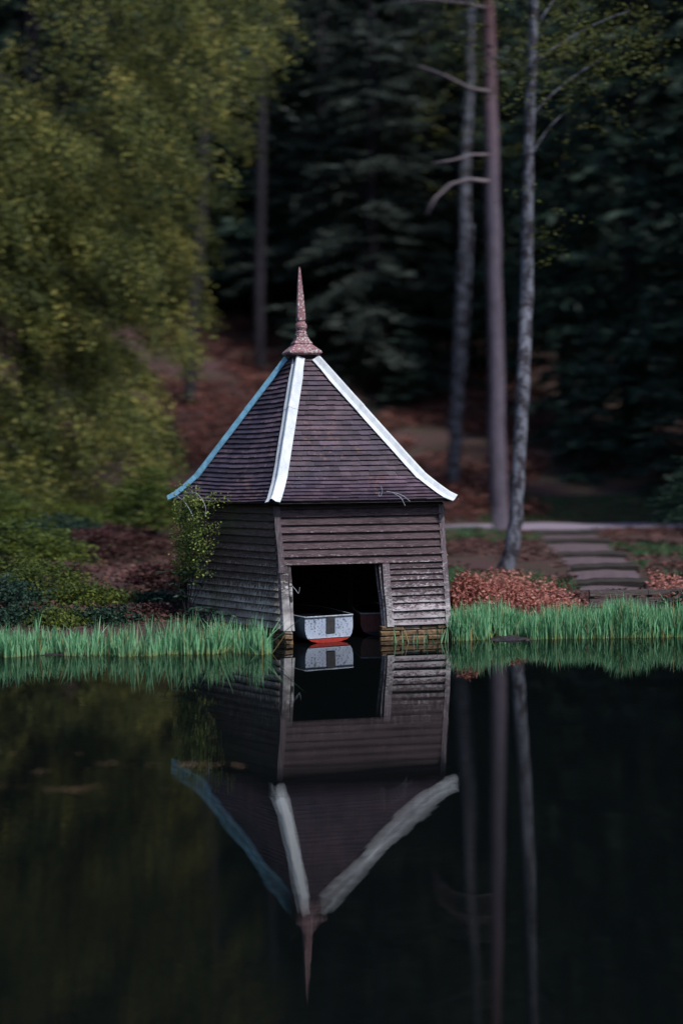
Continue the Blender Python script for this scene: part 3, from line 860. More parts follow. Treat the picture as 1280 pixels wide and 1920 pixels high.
for i, (px, hh, lb) in enumerate([(742, .38, 'tall thin iris tuft in front of the stone base nearest the opening'), (763, .3, 'short iris tuft in the water before the stone base, second from the opening'),
                                  (777, .26, 'small iris tuft in the water before the middle of the stone base'), (797, .34, 'slender iris tuft before the stone base below the nailed boards'),
                                  (812, .30, 'iris tuft in the water near the right end of the stone base'), (828, .42, 'iris tuft under the right corner post of the boathouse')]):
    q = at(px, 1210, 23.95)
    reed_bed('reed_clump', lb, [(q.x, q.y, 1)], hh, kind='thing', group='iris tufts before the stone base', per=(3, 6), lean_s=.2)

# mud patch and floating leaves
def blob(cx, cy, rx, ry, hz, seed):
    rs = np.random.default_rng(seed); V = []; F = []; n = 22; rings = 5
    for k in range(rings):
        f_ = k / (rings - 1)
        for j in range(n):
            th = 2 * math.pi * j / n; rr = (1 - f_) * (1 + .18 * math.sin(3 * th + seed) + .1 * rs.normal())
            V.append((cx + rx * rr * math.cos(th), cy + ry * rr * math.sin(th), -.03 + hz * f_ ** .6 + .01 * rs.normal()))
    for k in range(rings - 1):
        for j in range(n): F.append((k * n + j, k * n + (j + 1) % n, (k + 1) * n + (j + 1) % n, (k + 1) * n + j))
    return V, F
q = at(958, 1203, 24.2); V, F = blob(q.x, q.y + .1, .48, .30, .09, 3); tag(mesh('mud_bank', V, F, 'mud', smooth=True), kind='structure')
q = at(120, 1228, 22.8); V, F = blob(q.x, q.y + .1, .6, .2, .06, 4); tag(mesh('mud_bank', V, F, 'mud', smooth=True), kind='structure')
Pf = []
for (px, py, sx_, n) in [(345, 1437, 55, 26), (375, 1436, 30, 16), (70, 1449, 16, 8), (205, 1433, 14, 8), (130, 1481, 26, 22), (40, 1474, 24, 6), (190, 1476, 14, 5), (135, 1413, 10, 3), (310, 1393, 12, 4),
                        (30, 1412, 20, 4), (330, 1486, 16, 3)]:
    for _ in range(n):
        a_, b_ = px + rng.normal(0, sx_), py + rng.normal(0, 2.0)
        D = CAM_H * FPX / (b_ - 860); q = at(a_, b_, D); Pf.append((q.x, q.y, .006))
Pf = np.array(Pf); n = len(Pf); az = rng.random(n) * 6.28
T = np.stack([np.cos(az), np.sin(az), rng.normal(0, .10, n)], 1); S_ = np.stack([-np.sin(az), np.cos(az), rng.normal(0, .12, n)], 1)
L_ = rng.uniform(.018, .045, n)[:, None]
Q = np.stack([Pf, Pf + T * L_ * .5 + S_ * L_ * .3, Pf + T * L_, Pf + T * L_ * .5 - S_ * L_ * .3], 1); Q[:, :, 2] = np.maximum(Q[:, :, 2], .003)
tag(quads('floating_leaves', Q, 'float_leaf'), 'scattered dead leaves floating on the dark pond', 'leaves', kind='stuff')

# ---------------------------------------------------------------- trees
def limb_pts(a, b, sagz, n=7, wob=.0):
    a, b = Vector(a), Vector(b)
    return [a.lerp(b, i / (n - 1)) + Vector((random.gauss(0, wob), random.gauss(0, wob), sagz * 4 * (i / (n - 1)) * (1 - i / (n - 1)) + random.gauss(0, wob))) for i in range(n)]

def conifer_proto(name, h, r, mat, seed, low=.12, droop=.35, dens=1.0, twig=(.28, .55)):
    """spruce: trunk, and a crown of drooping branches hung with needle sprays"""
    rs = np.random.default_rng(seed)
    t = thing(name, 'dark spruce', 'tree', (0, 0, 0))
    tr = MB(); tr.tube([(0, 0, -.4), (0, 0, h * .3), (.05, 0, h * .6), (0, .03, h)], [h * .014, h * .011, h * .007, .02], 8)
    tr.build('trunk', 'dark_bark', t, smooth=True)
    Q = []; br = MB()
    nz = int(h * 2.0)
    for i in range(nz):
        f_ = (i + rs.random()) / nz; z = h * (low + (1 - low) * f_)
        rad = r * (1 - f_) ** .8 * (.75 + .4 * rs.random()) + .25
        for k in range(5):
            az = rs.random() * 6.283; L_ = rad * rs.uniform(.7, 1.1)
            d = np.array([math.cos(az), math.sin(az), 0.0]); z += rs.normal(0, .5) * (1 - f_); dr_ = droop * rs.uniform(.5, 1.7); p0 = np.array([0, 0, max(z, .2)])
            n = max(8, int(L_ * 26 * dens)); s = np.sqrt(rs.random(n))
            C_ = p0 + d * (s * L_)[:, None]; C_[:, 2] += -dr_ * L_ * s ** 1.6 + .12 * L_ * s
            side = np.array([-d[1], d[0], 0.0]); sw = rs.normal(0, 1, n) * .28 * L_ * (1 - .75 * s) * .8
            C_ += side * sw[:, None]; C_[:, 2] -= np.abs(sw) * .25
            T = d * .6 + side * np.sign(sw)[:, None] * .7 + np.stack([np.zeros(n), np.zeros(n), -rs.uniform(.1, .9, n)], 1) + rs.normal(0, .25, (n, 3))
            Q.append(leaf_quads(C_, T, rs.uniform(*twig, n), rs.uniform(.10, .2, n)))
            if k < 2: br.tube([tuple(p0), tuple(p0 + d * L_ * .5 + [0, 0, -.02 * L_]), tuple(p0 + d * L_ * .95 + [0, 0, -droop * L_ * .8])], [.035, .022, .006], 4, False)
    br.build('branches', 'dark_bark', t)['kind'] = 'stuff'
    quads('crown', np.concatenate(Q), mat, t)
    return t
def place(proto, pos, rz, s, label, group=None, first=[]):
    if proto not in first:
        first.append(proto); proto.location = pos; proto.rotation_euler = (0, 0, rz); proto.scale = (s, s, s); proto['label'] = label
        if group: proto['group'] = group
        return proto
    return copy_thing(proto, label, pos, rz, s, group)
def ground_at(px, D):
    X = at(px, 860, D).x; return (X, D, float(H(X, D)) - .1)
spA = conifer_proto('spruce_tree', 23, 4.2, 'spruce_leaf', 1, low=.04)
spB = conifer_proto('spruce_tree', 25, 3.6, 'spruce_leaf', 2, low=.10, droop=.5)
firA = conifer_proto('fir_tree', 22, 3.8, 'fir_leaf', 3, low=.05, droop=.3, dens=1.9, twig=(.14, .32))
spY = conifer_proto('young_spruce', 7, 2.2, 'spruce_leaf', 4, low=.02, droop=.3, dens=1.3, twig=(.2, .4))
named = [
 (spA, 1180, 70, .4, 1.45, 'big dark spruce with layered drooping boughs at the right edge'),
 (spB, 1060, 78, 1.0, 1.4, 'dark spruce behind the leaning birch'),
 (spA, 1330, 66, 2.2, 1.35, 'spruce cut by the right edge of the picture'),
 (firA, 700, 82, .7, 1.5, 'soft grey green fir rising behind the finial'),
 (firA, 610, 90, 2.0, 1.6, 'grey green fir left of the one behind the finial'),
 (firA, 800, 86, 4.0, 1.55, 'tall fir filling the gap left of the three bare trunks'),
 (spB, 500, 92, 3.0, 1.5, 'dark spruce between the beech foliage and the finial'),
 (spA, 930, 88, 5.0, 1.5, 'dark spruce seen between the pine and the birches'),
]
for pr, px, D, rz, s, lb in named: place(pr, ground_at(px, D), rz, s, lb)
for px, D, s, lb in [(560, 76, .8, 'small young spruce low behind the roof top'), (760, 79, .85, 'young spruce at the foot of the tall fir'), (1110, 64, 1.0, 'low young spruce behind the path on the right'),
                     (1240, 60, .9, 'low young spruce beside the path at the right edge')]:
    place(spY, ground_at(px, D), random.random() * 6, s, lb)
# the unlit wood behind: rows of look-alike spruces up the hill
for D, step in ((98, 5.4), (110, 6.0), (124, 6.8), (140, 8), (158, 10)):
    half = D * .34 + 4
    x = -half + random.random() * step
    while x < half:
        X = x + random.uniform(-.8, .8); Y = D + random.uniform(-4, 4)
        pr = random.choice([spA, spB, spB, firA] if D < 130 else [spA, spB])
        place(pr, (X, Y, float(H(X, Y)) - .2), random.random() * 6, random.uniform(1.4, 1.75), 'dark conifer standing in the unlit wood far up the slope', 'conifers of the dark wood')
        x += step * random.uniform(.8, 1.2)
# side woods that shade the bank
for sx_ in (-1, 1):
    for k in range(12):
        Y = random.uniform(45, 92); X = sx_ * Y * random.uniform(.34, .5)
        place(random.choice([spA, spB]), (X, Y, float(H(X, Y)) - .2), random.random() * 6, random.uniform(1.1, 1.45), 'dark conifer standing in the unlit wood far up the slope', 'conifers of the dark wood')

# woods round the near shore, outside the frame, that close off the low sky
for k in range(58):
    a_ = R(-40) - (R(100) * 2.6) * (k + random.random()) / 58
    rr = random.uniform(36, 56); X, Y = rr * math.cos(a_ + R(50)), 2 + rr * math.sin(a_ + R(50))
    if Y > 30 or abs(X) < 3: continue
    place(random.choice([spA, spB]), (X, Y, .6), random.random() * 6, random.uniform(.85, 1.1), 'conifer on the near shore of the pond, behind the viewpoint', 'conifers round the near shore')
# --- pine and birches on the right
def trunk_tree(name, label, pts, mat, n=12):
    """pts: (px, py, D, halfwidth px)"""
    P_ = [at(a, b, D) for a, b, D, _ in pts]; rd = [w_ * D / FPX for _, _, D, w_ in pts]
    g = P_[0]; t = thing(name, label, 'tree', (g.x, g.y, float(H(g.x, g.y))))
    P_ = [Vector((g.x, g.y, float(H(g.x, g.y)) - .3))] + P_; rd = [rd[0] * 1.25] + rd
    PP = []; RR = []
    for i in range(len(P_) - 1):
        for k in range(4):
            f_ = k / 4; q = P_[i].lerp(P_[i + 1], f_); r_ = rd[i] * (1 - f_) + rd[i + 1] * f_
            PP.append(q + Vector((random.gauss(0, r_ * .07), 0, 0))); RR.append(r_ * random.uniform(.95, 1.06))
    PP.append(P_[-1]); RR.append(rd[-1])
    m2 = MB(); m2.tube(PP, RR, n); m2.build('trunk', mat, t, smooth=True)
    return t, PP
def sprays(centres, spread, n_per, leaf, hang=.5, flat=.45):
    """leaf sprays around centre points: flattened drooping puffs of leaves"""
    C_ = np.asarray(centres); k = len(C_)
    P_ = np.repeat(C_, n_per, axis=0)
    az = rng.random(k) * 6.283; ax = np.repeat(np.stack([np.cos(az), np.sin(az), -np.full(k, hang)], 1), n_per, axis=0)
    u = rng.normal(0, 1, (k * n_per, 1)); v = rng.normal(0, 1, (k * n_per, 3)) * [1, 1, flat]
    P_ = P_ + ax * u * spread + v * spread * .5
    T = ax + rng.normal(0, .5, P_.shape); T[:, 2] -= .3
    L_ = rng.uniform(.7, 1.3, len(P_)) * leaf
    return leaf_quads(P_, T, L_, L_ * .6)
pine, PP = trunk_tree('pine_tree', 'tall straight pine with bare mauve trunk reddening high up', [(937, 992, 50, 17), (931, 800, 50, 16), (925, 500, 50, 14), (921, 250, 50, 12.5), (916, 60, 50, 11), (908, -200, 50, 11), (900, -500, 50, 6)], 'pine_bark')
for pts, rr in ([[(915, 340), (880, 336), (845, 345), (815, 372), (800, 402)], .055], [[(915, 290), (885, 290), (850, 300), (812, 306)], .04], [[(918, 172), (880, 165), (830, 140), (786, 124)], .05],
                [[(912, 15), (870, 6), (800, -2), (720, 10)], .045]):
    m_ = MB(); D0 = 49.8
    m_.tube([at(a, b, D0 - .12 * i) for i, (a, b) in enumerate(pts)], [rr * 1.35 * (1 - .45 * i / len(pts)) for i in range(len(pts))], 7)
    m_.build('dead_branch', 'dead_wood', pine, smooth=True)
cs = [at(900 + random.gauss(0, 120), -230 + random.gauss(0, 120), 50 + random.gauss(0, 3)) for _ in range(160)]
quads('crown', sprays(cs, .8, 60, .2), 'fir_leaf', pine)
b1, PP = trunk_tree('birch_tree', 'birch leaning slightly right, left of the tall pine', [(850, 898, 62, 13), (853, 800, 62, 12.5), (862, 650, 62, 12), (869, 480, 62, 11), (872, 300, 62, 9.5), (880, 150, 62, 8), (884, -60, 62, 6), (890, -250, 62, 3)], 'birch_bark')
m_ = MB(); m_.tube([at(870, 690, 62), at(876, 560, 61.8), at(884, 420, 61.8)], [.15, .11, .06], 7); m_.build('limb', 'birch_bark', b1, smooth=True)
cs = [at(880 + random.gauss(0, 55), 60 + random.gauss(0, 150), 62 + random.gauss(0, 1.5)) for _ in range(60)]
quads('crown', sprays(cs, .6, 30, .14), 'birch_leaf', b1)
b2, PP = trunk_tree('birch_tree', 'birch with crooked leaning foot right of the tall pine', [(945, 1076, 34, 16), (958, 1030, 34, 14), (968, 960, 34.2, 13), (972, 870, 34.4, 12.5), (980, 720, 34.8, 12.5), (986, 560, 36, 12), (988, 400, 36, 11), (992, 220, 36, 9.5), (999, 60, 36, 8), (1004, -120, 36, 6), (1010, -300, 36, 3)], 'birch_bark')
cs = [at(1120 + random.gauss(0, 95), 50 + random.gauss(0, 85), 36 + random.gauss(0, 1.4)) for _ in range(150)] + [at(1020 + random.gauss(0, 60), 90 + random.gauss(0, 160), 36 + random.gauss(0, .7)) for _ in range(50)] + [at(1010 + random.gauss(0, 25), 430 + random.gauss(0, 25), 36) for _ in range(6)]
quads('crown', sprays(cs, .32, 22, .085), 'birch_leaf', b2)
m_ = MB()
for (a, b), (c, d) in [((992, 220), (1130, 110)), ((996, 120), (1180, 20)), ((990, 300), (1060, 210)), ((1000, 60), (1090, -60))]:
    m_.tube(limb_pts(at(a, b, 36), at(c, d, 36.5), .15), [.035, .032, .028, .024, .02, .014, .008], 5)
m_.build('limbs', 'birch_bark', b2)['kind'] = 'stuff'

# --- trunks on the left seen through the beech
t3, _ = trunk_tree('larch_tree', 'dark leaning trunk seen through the beech foliage', [(354, 770, 72, 13), (358, 640, 72, 12.5), (372, 480, 72, 11.5), (381, 330, 72, 10.5), (384, 150, 72, 9), (388, -100, 72, 6)], 'dark_bark')
cs = [at(388 + random.gauss(0, 60), -40 + random.gauss(0, 110), 72 + random.gauss(0, 1.5)) for _ in range(60)]
quads('crown', sprays(cs, 1.0, 44, .24), 'fir_leaf', t3)
t4, _ = trunk_tree('larch_tree', 'bluish trunk standing deeper in the wood between beech and spires', [(486, 640, 82, 9), (488, 450, 82, 8.5), (490, 280, 82, 8), (494, 60, 82, 8.5), (498, -150, 82, 5)], 'dark_bark')
cs = [at(498 + random.gauss(0, 60), -60 + random.gauss(0, 90), 82 + random.gauss(0, 1.5)) for _ in range(60)]
quads('crown', sprays(cs, 1.0, 44, .24), 'fir_leaf', t4)

# --- beech: long drooping boughs
def beech(name, label, trunk_px, D0, edge, ys, nb, Dr, leaf=.125, seed=1, dens=1.25):
    """edge(py) -> rightmost px of the foliage at that height; boughs arch out from the trunk and hang"""
    rs = random.Random(seed)
    g = ground_at(trunk_px, D0)
    t = thing(name, label, 'tree', g)
    top = at(trunk_px, -420, D0)
    m2 = MB(); m2.tube([Vector(g) - Vector((0, 0, .3)), Vector((g[0], g[1], g[2] + 3)), Vector((g[0] + .2, g[1], g[2] + 8)), top], [.6, .5, .38, .09], 12); m2.build('trunk', 'dark_bark', t, smooth=True)
    lm = MB(); C_ = []; A_ = []
    for _ in range(nb):
        py = rs.uniform(*ys); ex = edge(py); px = ex + 12 - abs(rs.gauss(0, 1)) * (ex - trunk_px) * .5
        D = D0 + rs.uniform(*Dr)
        tip = at(px, py, D)
        out = Vector((tip.x - g[0], tip.y - g[1], 0)).length
        hz = min(tip.z + .35 * out + rs.uniform(.5, 2.5), top.z - .5)
        root = Vector((g[0], g[1], hz))
        pts = []
        for i in range(9):
            f_ = i / 8; q = root.lerp(tip, f_); q.z += .22 * out * math.sin(math.pi * f_ ** .8) * (1 - .3 * f_); pts.append(q)
        for q in pts[1:]: q += Vector((rs.gauss(0, .18), rs.gauss(0, .18), rs.gauss(0, .14)))
        lm.tube(pts[:6], [.05 * (1 - i / 7) + .004 for i in range(6)], 4, False)
        side = Vector((-(tip - root).y, (tip - root).x, 0)).normalized()
        for i in range(int(26 * dens)):
            f_ = 1 - rs.random() ** 1.5 * .62
            k = min(7, int(f_ * 8)); q = pts[k].lerp(pts[k + 1], f_ * 8 - k)
            wd = (1.7 * (1 - f_) + .45)
            s_ = rs.gauss(0, 1) * wd * .7
            q = q + side * s_ + Vector((0, 0, -abs(s_) * .45 - rs.random() * .8 * (1 - f_)))
            C_.append(q)
            A_.append(tuple((pts[k + 1] - pts[k]).normalized() * .8 + side * (.5 if s_ > 0 else -.5) + Vector((0, 0, -.45))))
    C_ = np.array(C_); A_ = unit(np.array(A_)); k = len(C_); npn = 30
    ax = np.repeat(A_, npn, 0); u = rng.uniform(-.2, 1.1, (k * npn, 1)); v = rng.normal(0, 1, (k * npn, 3)) * [1, 1, .28]
    P_ = np.repeat(C_, npn, 0) + ax * u * .85 + v * .20 * (1.25 - np.clip(u, 0, 1) * .8)
    P_[:, 2] -= .26 * np.clip(u[:, 0], 0, 2) ** 2
    T = ax + rng.normal(0, .45, P_.shape); L_ = rng.uniform(.6, 1.3, len(P_)) * leaf
    rn = np.clip(np.repeat(rng.random(k), npn) * .85 + rng.random(k * npn) * .3 - .05, 0, 1)
    quads('crown', leaf_quads(P_, T, L_, L_ * .62, .35), 'beech_leaf', t, rnd=rn)
    lm.build('limbs', 'dark_bark', t)['kind'] = 'stuff'
    return t
def edgeA(y):
    xs = [-200, 0, 90, 160, 230, 330, 450, 600, 700, 800, 900, 1000]; vs = [540, 552, 555, 545, 500, 432, 415, 395, 340, 330, 300, 250]
    return float(np.interp(y, xs, vs)) - 20
beech('beech_tree', 'large beech with yellow green hanging boughs filling the upper left', 60, 51, edgeA, (-280, 900), 125, (-9, 5), seed=5)
def edgeB(y): return float(np.interp(y, [-100, 300, 600, 900, 980, 1080], [120, 170, 230, 300, 320, 260]))
beech('beech_tree', 'nearer beech sweeping low over the path at the left edge', -160, 46, edgeB, (250, 1120), 120, (-4, 3), seed=9)
# a thin hanging strand reaching right of the main crown
# ---------------------------------------------------------------- shrubs and bank plants
def shrub(name, label, px, D, rw, hgt, mat, n=70, leaf=.09, cat='shrub', group=None, npn=44):
    g = ground_at(px, D); t = thing(name, label, cat, (g[0], g[1], g[2] + .1), group)
    m2 = MB(); C_ = []
    for i in range(n):
        az = random.random() * 6.283; rr = math.sqrt(random.random()); z = hgt * (.15 + .85 * (1 - rr ** 2 * .75) * random.uniform(.45, 1))
        q = Vector((g[0] + math.cos(az) * rr * rw, g[1] + math.sin(az) * rr * rw * .8, g[2] + z)); C_.append(q)
        if i % 4 == 0: m2.tube([Vector(g), Vector(g).lerp(q, .5) + Vector((0, 0, .1)), q], [.025, .016, .006], 4, False)
    m2.build('stems', 'dark_bark', t)['kind'] = 'stuff'
    quads('foliage', sprays(C_, .22, npn, leaf * (.8 if D < 30 else 1), .1, .4), mat, t); return t
shrubs = [('evergreen_shrub', 'lowest dark green shrub right behind the left reeds, at the left edge', 25, 25.2, .55, .30, 'evergreen_leaf'), ('azalea_shrub', 'low green shrub tucked behind the left reeds under the azaleas', 115, 25.1, .55, .32, 'shrub_leaf'),
  ('evergreen_shrub', 'low dark shrub behind the reeds midway to the boathouse', 200, 25.3, .55, .30, 'evergreen_leaf'), ('maroon_shrub', 'low maroon shrub behind the reeds nearest the climber', 275, 25.6, .5, .34, 'maroon_leaf'),
  ('azalea_shrub', 'low yellow green azalea right behind the reeds near the left edge', 60, 28.0, 1.3, .95, 'shrub_leaf'), ('azalea_shrub', 'small yellow green azalea behind the reeds, right of the lowest azalea', 160, 27.2, .8, .55, 'shrub_leaf'),
  ('evergreen_shrub', 'dark evergreen at the left edge just behind the reeds', -15, 26.5, .8, .8, 'evergreen_leaf'),
  ('azalea_shrub', 'larger yellow green azalea at the left edge, up the bank', 30, 33, 1.7, 1.5, 'shrub_leaf'), ('maroon_shrub', 'dull maroon shrub in the middle of the left bank', 200, 36, 1.7, 1.0, 'maroon_leaf'),
  ('azalea_shrub', 'pale green shrub reaching up left of the climber', 275, 40, 1.2, 2.4, 'shrub_leaf'), ('azalea_shrub', 'broad green shrub below the hanging beech boughs', 110, 43, 2.2, 1.2, 'shrub_leaf'),
  ('evergreen_shrub', 'dark blue green evergreen on the left bank behind the azaleas', 105, 38, 1.4, 1.2, 'evergreen_leaf'), 
  ('maroon_shrub', 'small maroon shrub beside the left wall', 318, 30, .8, .7, 'maroon_leaf'), ('evergreen_shrub', 'small blue green evergreen just left of the boathouse', 290, 27.2, .42, .42, 'evergreen_leaf'),
  ('evergreen_shrub', 'dark evergreen bush beside the steps at the right edge', 1310, 42, 1.3, 2.9, 'evergreen_leaf'), ('evergreen_shrub', 'dark shrub overhanging the water at the right edge', 1300, 25.2, .62, .9, 'evergreen_leaf'),
  ('azalea_shrub', 'green shrub past the left edge of the picture', -60, 40, 2.0, 2.2, 'shrub_leaf')]
for nm, lb, px, D, rw, hh, mt in shrubs: shrub(nm, lb, px, D, rw, hh, mt, n=int(60 * rw * max(1, hh)) + 20)

def scatter(name, label, xr, yr, n, leaf, mat, keep, hmax=.12, cat='litter', tall=0.0):
    P_ = []; 
    X = rng.uniform(*xr, n); Y = rng.uniform(*yr, n); k = keep(X, Y); X, Y = X[k], Y[k]
    Z = H(X, Y) + rng.random(len(X)) ** 2 * hmax
    P_ = np.stack([X, Y, Z], 1); T = rng.normal(0, 1, P_.shape); T[:, 2] = np.abs(T[:, 2]) * (.35 + tall)
    L_ = rng.uniform(.6, 1.4, len(P_)) * leaf
    o = quads(name, leaf_quads(P_, T, L_, L_ * (.5 if not tall else .14)), mat); tag(o, label, cat, kind='stuff'); return o
STEPS = [(1146, 1106, 30.2), (1132, 1081, 33.8), (1110, 1054, 38), (1080, 1030, 43), (1062, 1012, 47.5)]
STY = [29.0] + [q[2] for q in STEPS] + [50.5]; STX = [at(1150, 1116, 29.0).x] + [at(*q).x for q in STEPS] + [at(1055, 1003, 50.5).x]
def mound():
    X = rng.normal(2.9, .85, 30000); Y = rng.normal(26.4, .6, 30000); k = house_clear(X, Y) & (Y > 25.0) & (X < 5); X, Y = X[k], Y[k]
    top = .55 * np.exp(-((X - 2.6) / 1.1) ** 2 - ((Y - 26.4) / .7) ** 2) * (1 + .35 * np.sin(X * 6) * np.cos(Y * 5)) + .05
    P_ = np.stack([X, Y, H(X, Y) + top * rng.random(len(X)) ** .6], 1); T = rng.normal(0, 1, P_.shape); T[:, 2] = T[:, 2] * .7 - .15
    L_ = rng.uniform(.035, .11, len(P_)); tag(quads('bracken', leaf_quads(P_, T, L_, L_ * .38), 'bracken'), 'heap of dead russet bracken beside the right wall of the boathouse', 'bracken', kind='stuff')
pathkeep = lambda X, Y: (np.abs(Y - 52.0 - .3 * np.sin(X * .15)) > 2.15)
stepc = lambda Y: np.interp(Y, STY, STX)
notstep = lambda X, Y: ~((Y > 28.8) & (Y < 51) & (np.abs(X - stepc(Y)) < .75 + .012 * (Y - 28)))
def house_clear(X, Y): return ~((X > -3.4) & (X < 2.1) & (Y > 22.5) & (Y < 28.6) & ((X > -1.1) | (Y > 23.4 + (-1.1 - X) * 1.15)))
nz_ = lambda X, Y, s, o: fbm(X * s + o, Y * s - o)
mound()
scatter('bracken', 'dead russet bracken covering the bank between the boathouse and the steps', (1.6, 9.5), (25.2, 31), 42000, .075, 'bracken', lambda X, Y: notstep(X, Y) & house_clear(X, Y) & (Y > 25.4) & ((X < 4.4) | (X > 6.3)) & (Y < 28.6 + 1.8 * np.sin(X * 2.3)) & (rng.random(len(X)) < .7), .45, 'bracken')
scatter('leaf_litter', 'russet fallen leaves strewn over the wooded slope', (-22, 22), (25, 58), 110000, .13, 'litter', lambda X, Y: pathkeep(X, Y) & notstep(X, Y) & house_clear(X, Y) & (nz_(X, Y, .5, 1) > -.35), .10)
scatter('hillside_bracken', 'rust red bracken on the slope under the trees', (-24, 26), (55, 92), 90000, .28, 'hill_bracken', lambda X, Y: (nz_(X, Y, .3, 3) > -.25) & ((np.abs(X / Y + .085) < .05 + .01 * np.sin(Y)) | (np.abs(X / Y - .085) < .055 + .01 * np.sin(Y * .7))), .6, 'bracken')
scatter('verge_grass', 'dark green grass beside the path and steps', (2, 22), (29, 60), 80000, .2, 'grass', lambda X, Y: pathkeep(X, Y) & notstep(X, Y) & (((Y > 54) & (X > 5.5)) | (nz_(X, Y, .5, 2) > .25)), .04, 'grass', tall=1.0)
scatter('verge_grass', 'low green herbs along the bank on the left', (-14, -1.5), (24, 46), 36000, .12, 'grass', lambda X, Y: house_clear(X, Y) & (nz_(X, Y, .8, 5) > .0), .06, 'grass', tall=.6)

# ---------------------------------------------------------------- timber steps and edging
V = []; F = []
ys_ = np.arange(29.2, 50.4, .7)
for i, y in enumerate(ys_):
    xc = float(np.interp(y, STY, STX)); hw = .74 + .014 * (y - 28) + .07 * math.sin(y * 2.1)
    for k, f_ in enumerate((-1, -.5, 0, .5, 1)):
        x = xc + f_ * hw; V.append((x, y, float(H(x, y)) + .03 * (1 - abs(f_)) + .012))
    if i:
        b = i * 5
        for k in range(4): F.append((b - 5 + k, b + k, b + k + 1, b - 4 + k))
tag(mesh('earth_path', V, F, 'tread', smooth=True), kind='structure')
for i, (px, py, D) in enumerate(STEPS):
    q = at(px, py, D)
    if i == 0: steps = thing('woodland_steps', 'low worn timber risers set across the earth path climbing from the pond', 'steps', (q.x, q.y, q.z - .2))
    wd = (128 + 8 * (i == 0)) * D / FPX; n = 9; V = []; F = []; zt = float(H(q.x, q.y)) + .17
    for k in range(n):
        f_ = k / (n - 1) - .5; x = q.x + wd * f_; wob = random.uniform(-.015, .015)
        ring = [(.0, -.30), (-.09, -.30), (-.12, -.05), (-.10, .0), (-.03, .03), (.05, .0), (.08, -.05)]
        V += [(x, q.y + a_ + wob + f_ * .15, zt + b_ + wob - .05 * f_ ** 2) for a_, b_ in ring]
    m7 = 7
    for k in range(n - 1):
        for j in range(m7): F.append((k * m7 + j, k * m7 + (j + 1) % m7, (k + 1) * m7 + (j + 1) % m7, (k + 1) * m7 + j))
    F.append(tuple(reversed(range(m7)))); F.append(tuple((n - 1) * m7 + j for j in range(m7)))
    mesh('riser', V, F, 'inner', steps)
q0 = at(1105, 1118, 26.2); q1 = at(1330, 1118, 26.6)
edg = thing('timber_edging', 'low weathered plank edging at the water behind the right reeds', 'edging', (q0.x, q0.y, .2))
dz = 0
for k, (zz, hh) in enumerate([(.60, .10), (.42, .15), (.25, .13)]):
    for a_, b_ in ((0, .48), (.485, 1.0)):
        A = q0.lerp(q1, a_); B = q0.lerp(q1, b_); m_ = MB(); yo = -.02 * (k == 0)
        m_.box8([(A.x, A.y + yo, zz - hh / 2), (B.x, B.y + yo, zz - hh / 2), (B.x, B.y + .05, zz - hh / 2), (A.x, A.y + .05, zz - hh / 2), (A.x, A.y + yo, zz + hh / 2), (B.x, B.y + yo, zz + hh / 2), (B.x, B.y + .05, zz + hh / 2), (A.x, A.y + .05, zz + hh / 2)])
        m_.build('plank', 'timber', edg)
for f_ in (.02, .5, .98):
    A = q0.lerp(q1, f_); m_ = MB(); m_.box((A.x, A.y + .1, .35), (.09, .09, .62)); m_.build('post', 'timber', edg)

# ---------------------------------------------------------------- climber, rhododendron, tendrils
def wallD(px):
    # depth of the left wall at an image column, a hand in front of it
    return float(np.interp(px, [321, 512], [25.75, 23.5]))
climb = thing('climbing_plant', 'climber with small yellow green leaves up the far left corner of the boathouse', 'climber', tuple(at(352, 1150, 25.6)))
cs = []
poly = [(925, 352, 10, 6), (945, 352, 20, 10), (960, 352, 22, 14), (980, 352, 20, 16), (1000, 358, 24, 20), (1020, 356, 24, 22), (1040, 352, 20, 20), (1060, 346, 18, 14), (1075, 345, 18, 10), (935, 375, 34, 6)]
for py, cx, sp_, n in poly:
    for _ in range(n * 3):
        px = cx + random.gauss(0, sp_ * .75); pyy = py + random.gauss(0, 9)
        if px < 327: px = 327 + random.random() * 12
        cs.append(at(px, pyy, min(25.9, wallD(px) - random.uniform(.02, .3))))
for a, b, c, d in [(385, 1000, 405, 985), (370, 1065, 398, 1078), (360, 940, 402, 946), (360, 1030, 380, 1040)]:
    for k in range(8): f_ = k / 8; px = a + (c - a) * f_; cs.append(at(px + random.gauss(0, 2), b + (d - b) * f_ + random.gauss(0, 2), wallD(px) - .12))
C_ = np.array(cs); npn = 9
P_ = np.repeat(C_, npn, 0) + rng.normal(0, .045, (len(C_) * npn, 3)); T = rng.normal(0, 1, P_.shape) + [0, -.6, -.2]
L_ = rng.uniform(.022, .055, len(P_)); quads('foliage', leaf_quads(P_, T, L_, L_ * .85), 'ivy_leaf', climb)
m_ = MB()
for pts in ([(352, 1150), (350, 1090), (356, 1030), (350, 970), (352, 930)], [(356, 1140), (362, 1080), (372, 1040), (384, 1005), (402, 985)], [(349, 1110), (342, 1060), (338, 1010), (340, 960)], [(350, 1090), (370, 1070), (398, 1078)]):
    m_.tube([at(a, b, wallD(a) - .08) for a, b in pts], .007, 4)
m_.build('stems', 'dark_bark', climb)['kind'] = 'stuff'
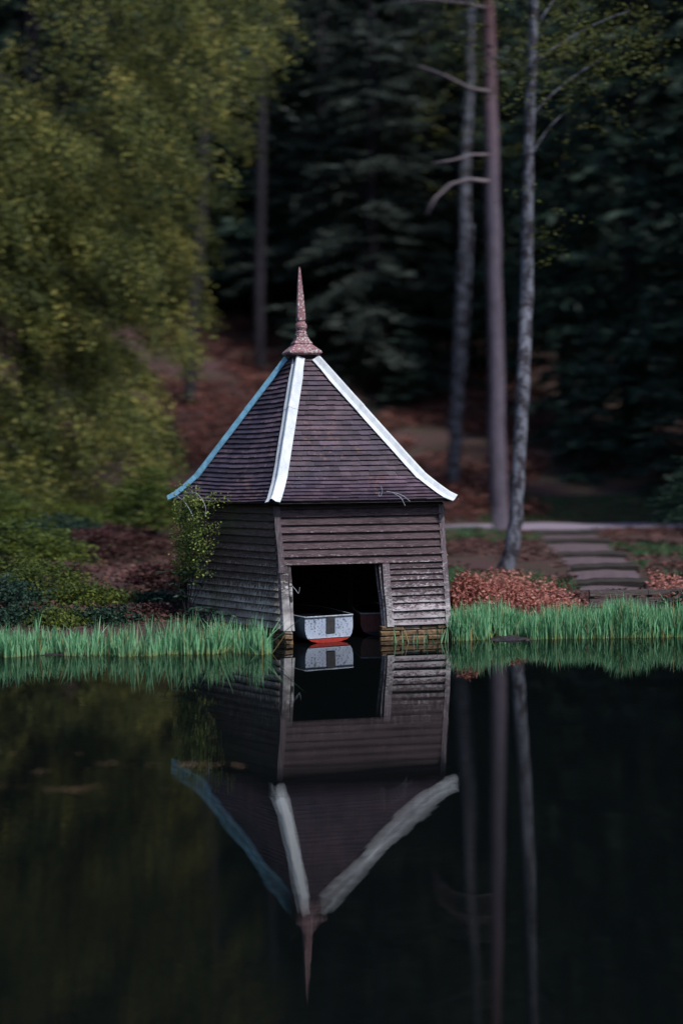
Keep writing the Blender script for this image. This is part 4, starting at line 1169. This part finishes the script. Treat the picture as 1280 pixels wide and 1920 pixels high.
def wire(pts, D, label, r=.0045, name='bramble_stem'):
    m_ = MB(); P_ = [at(a, b, D(a) if callable(D) else D) for a, b in pts]
    # smooth the polyline
    for _ in range(2): P_ = [P_[0]] + [x for i in range(len(P_) - 1) for x in (P_[i].lerp(P_[i + 1], .25), P_[i].lerp(P_[i + 1], .75))] + [P_[-1]]
    m_.tube(P_, r, 4); o = m_.build(name, 'rail'); return tag(o, label, 'stem')
wire([(322, 923), (334, 931), (346, 940), (354, 952), (362, 968)], lambda a: wallD(a) - .35, 'thin pale stem arching from the left hip over the climber')
wire([(338, 930), (355, 922), (370, 924), (382, 940), (387, 955), (384, 966)], lambda a: wallD(a) - .40, 'thin pale stem curling down under the left eave')
wire([(711, 922), (709, 928), (713, 932), (717, 920), (714, 912)], 23.75, 'pale curl of dead stem on the right roof face')
wire([(724, 921), (745, 925), (757, 930), (768, 940)], 23.85, 'dead grass stem hanging over the front eave')
wire([(738, 925), (752, 933), (756, 942), (759, 948)], 23.85, 'short dead stem bent down over the front eave')
wire([(545, 1096), (552, 1103), (557, 1110), (560, 1114), (562, 1101)], 24.0, 'pale twig poking into the dark opening by the left jamb')
# rhododendron under the climber
def rhodo(label, px, py, D, n, hpx):
    g = at(px, py, D); t = thing('rhododendron', label, 'shrub', (g.x, g.y, float(H(g.x, g.y))))
    m_ = MB(); Q = []
    for i in range(n):
        tip = at(px + random.gauss(0, 20), py - random.uniform(.1, 1) * hpx, D + random.gauss(0, .15))
        base = Vector((g.x, g.y, float(H(g.x, g.y)))); m_.tube([base, base.lerp(tip, .5) + Vector((0, 0, .03)), tip], [.012, .009, .005], 4, False)
        k = 9; az = np.arange(k) * 6.283 / k + random.random(); T = np.stack([np.cos(az), np.sin(az), rng.uniform(-.5, .25, k)], 1)
        L_ = rng.uniform(.10, .17, k); Q.append(leaf_quads(np.repeat([list(tip)], k, 0), T, L_, L_ * .26))
    m_.build('stems', 'dark_bark', t)['kind'] = 'stuff'; quads('foliage', np.concatenate(Q), 'evergreen_leaf', t)
rhodo('dark leaved rhododendron sprouting under the climber', 350, 1150, 25.2, 22, 85)
rhodo('low dark rhododendron sprig behind the reeds by the left wall', 388, 1165, 24.6, 12, 34)
bpy.context.view_layer.update()
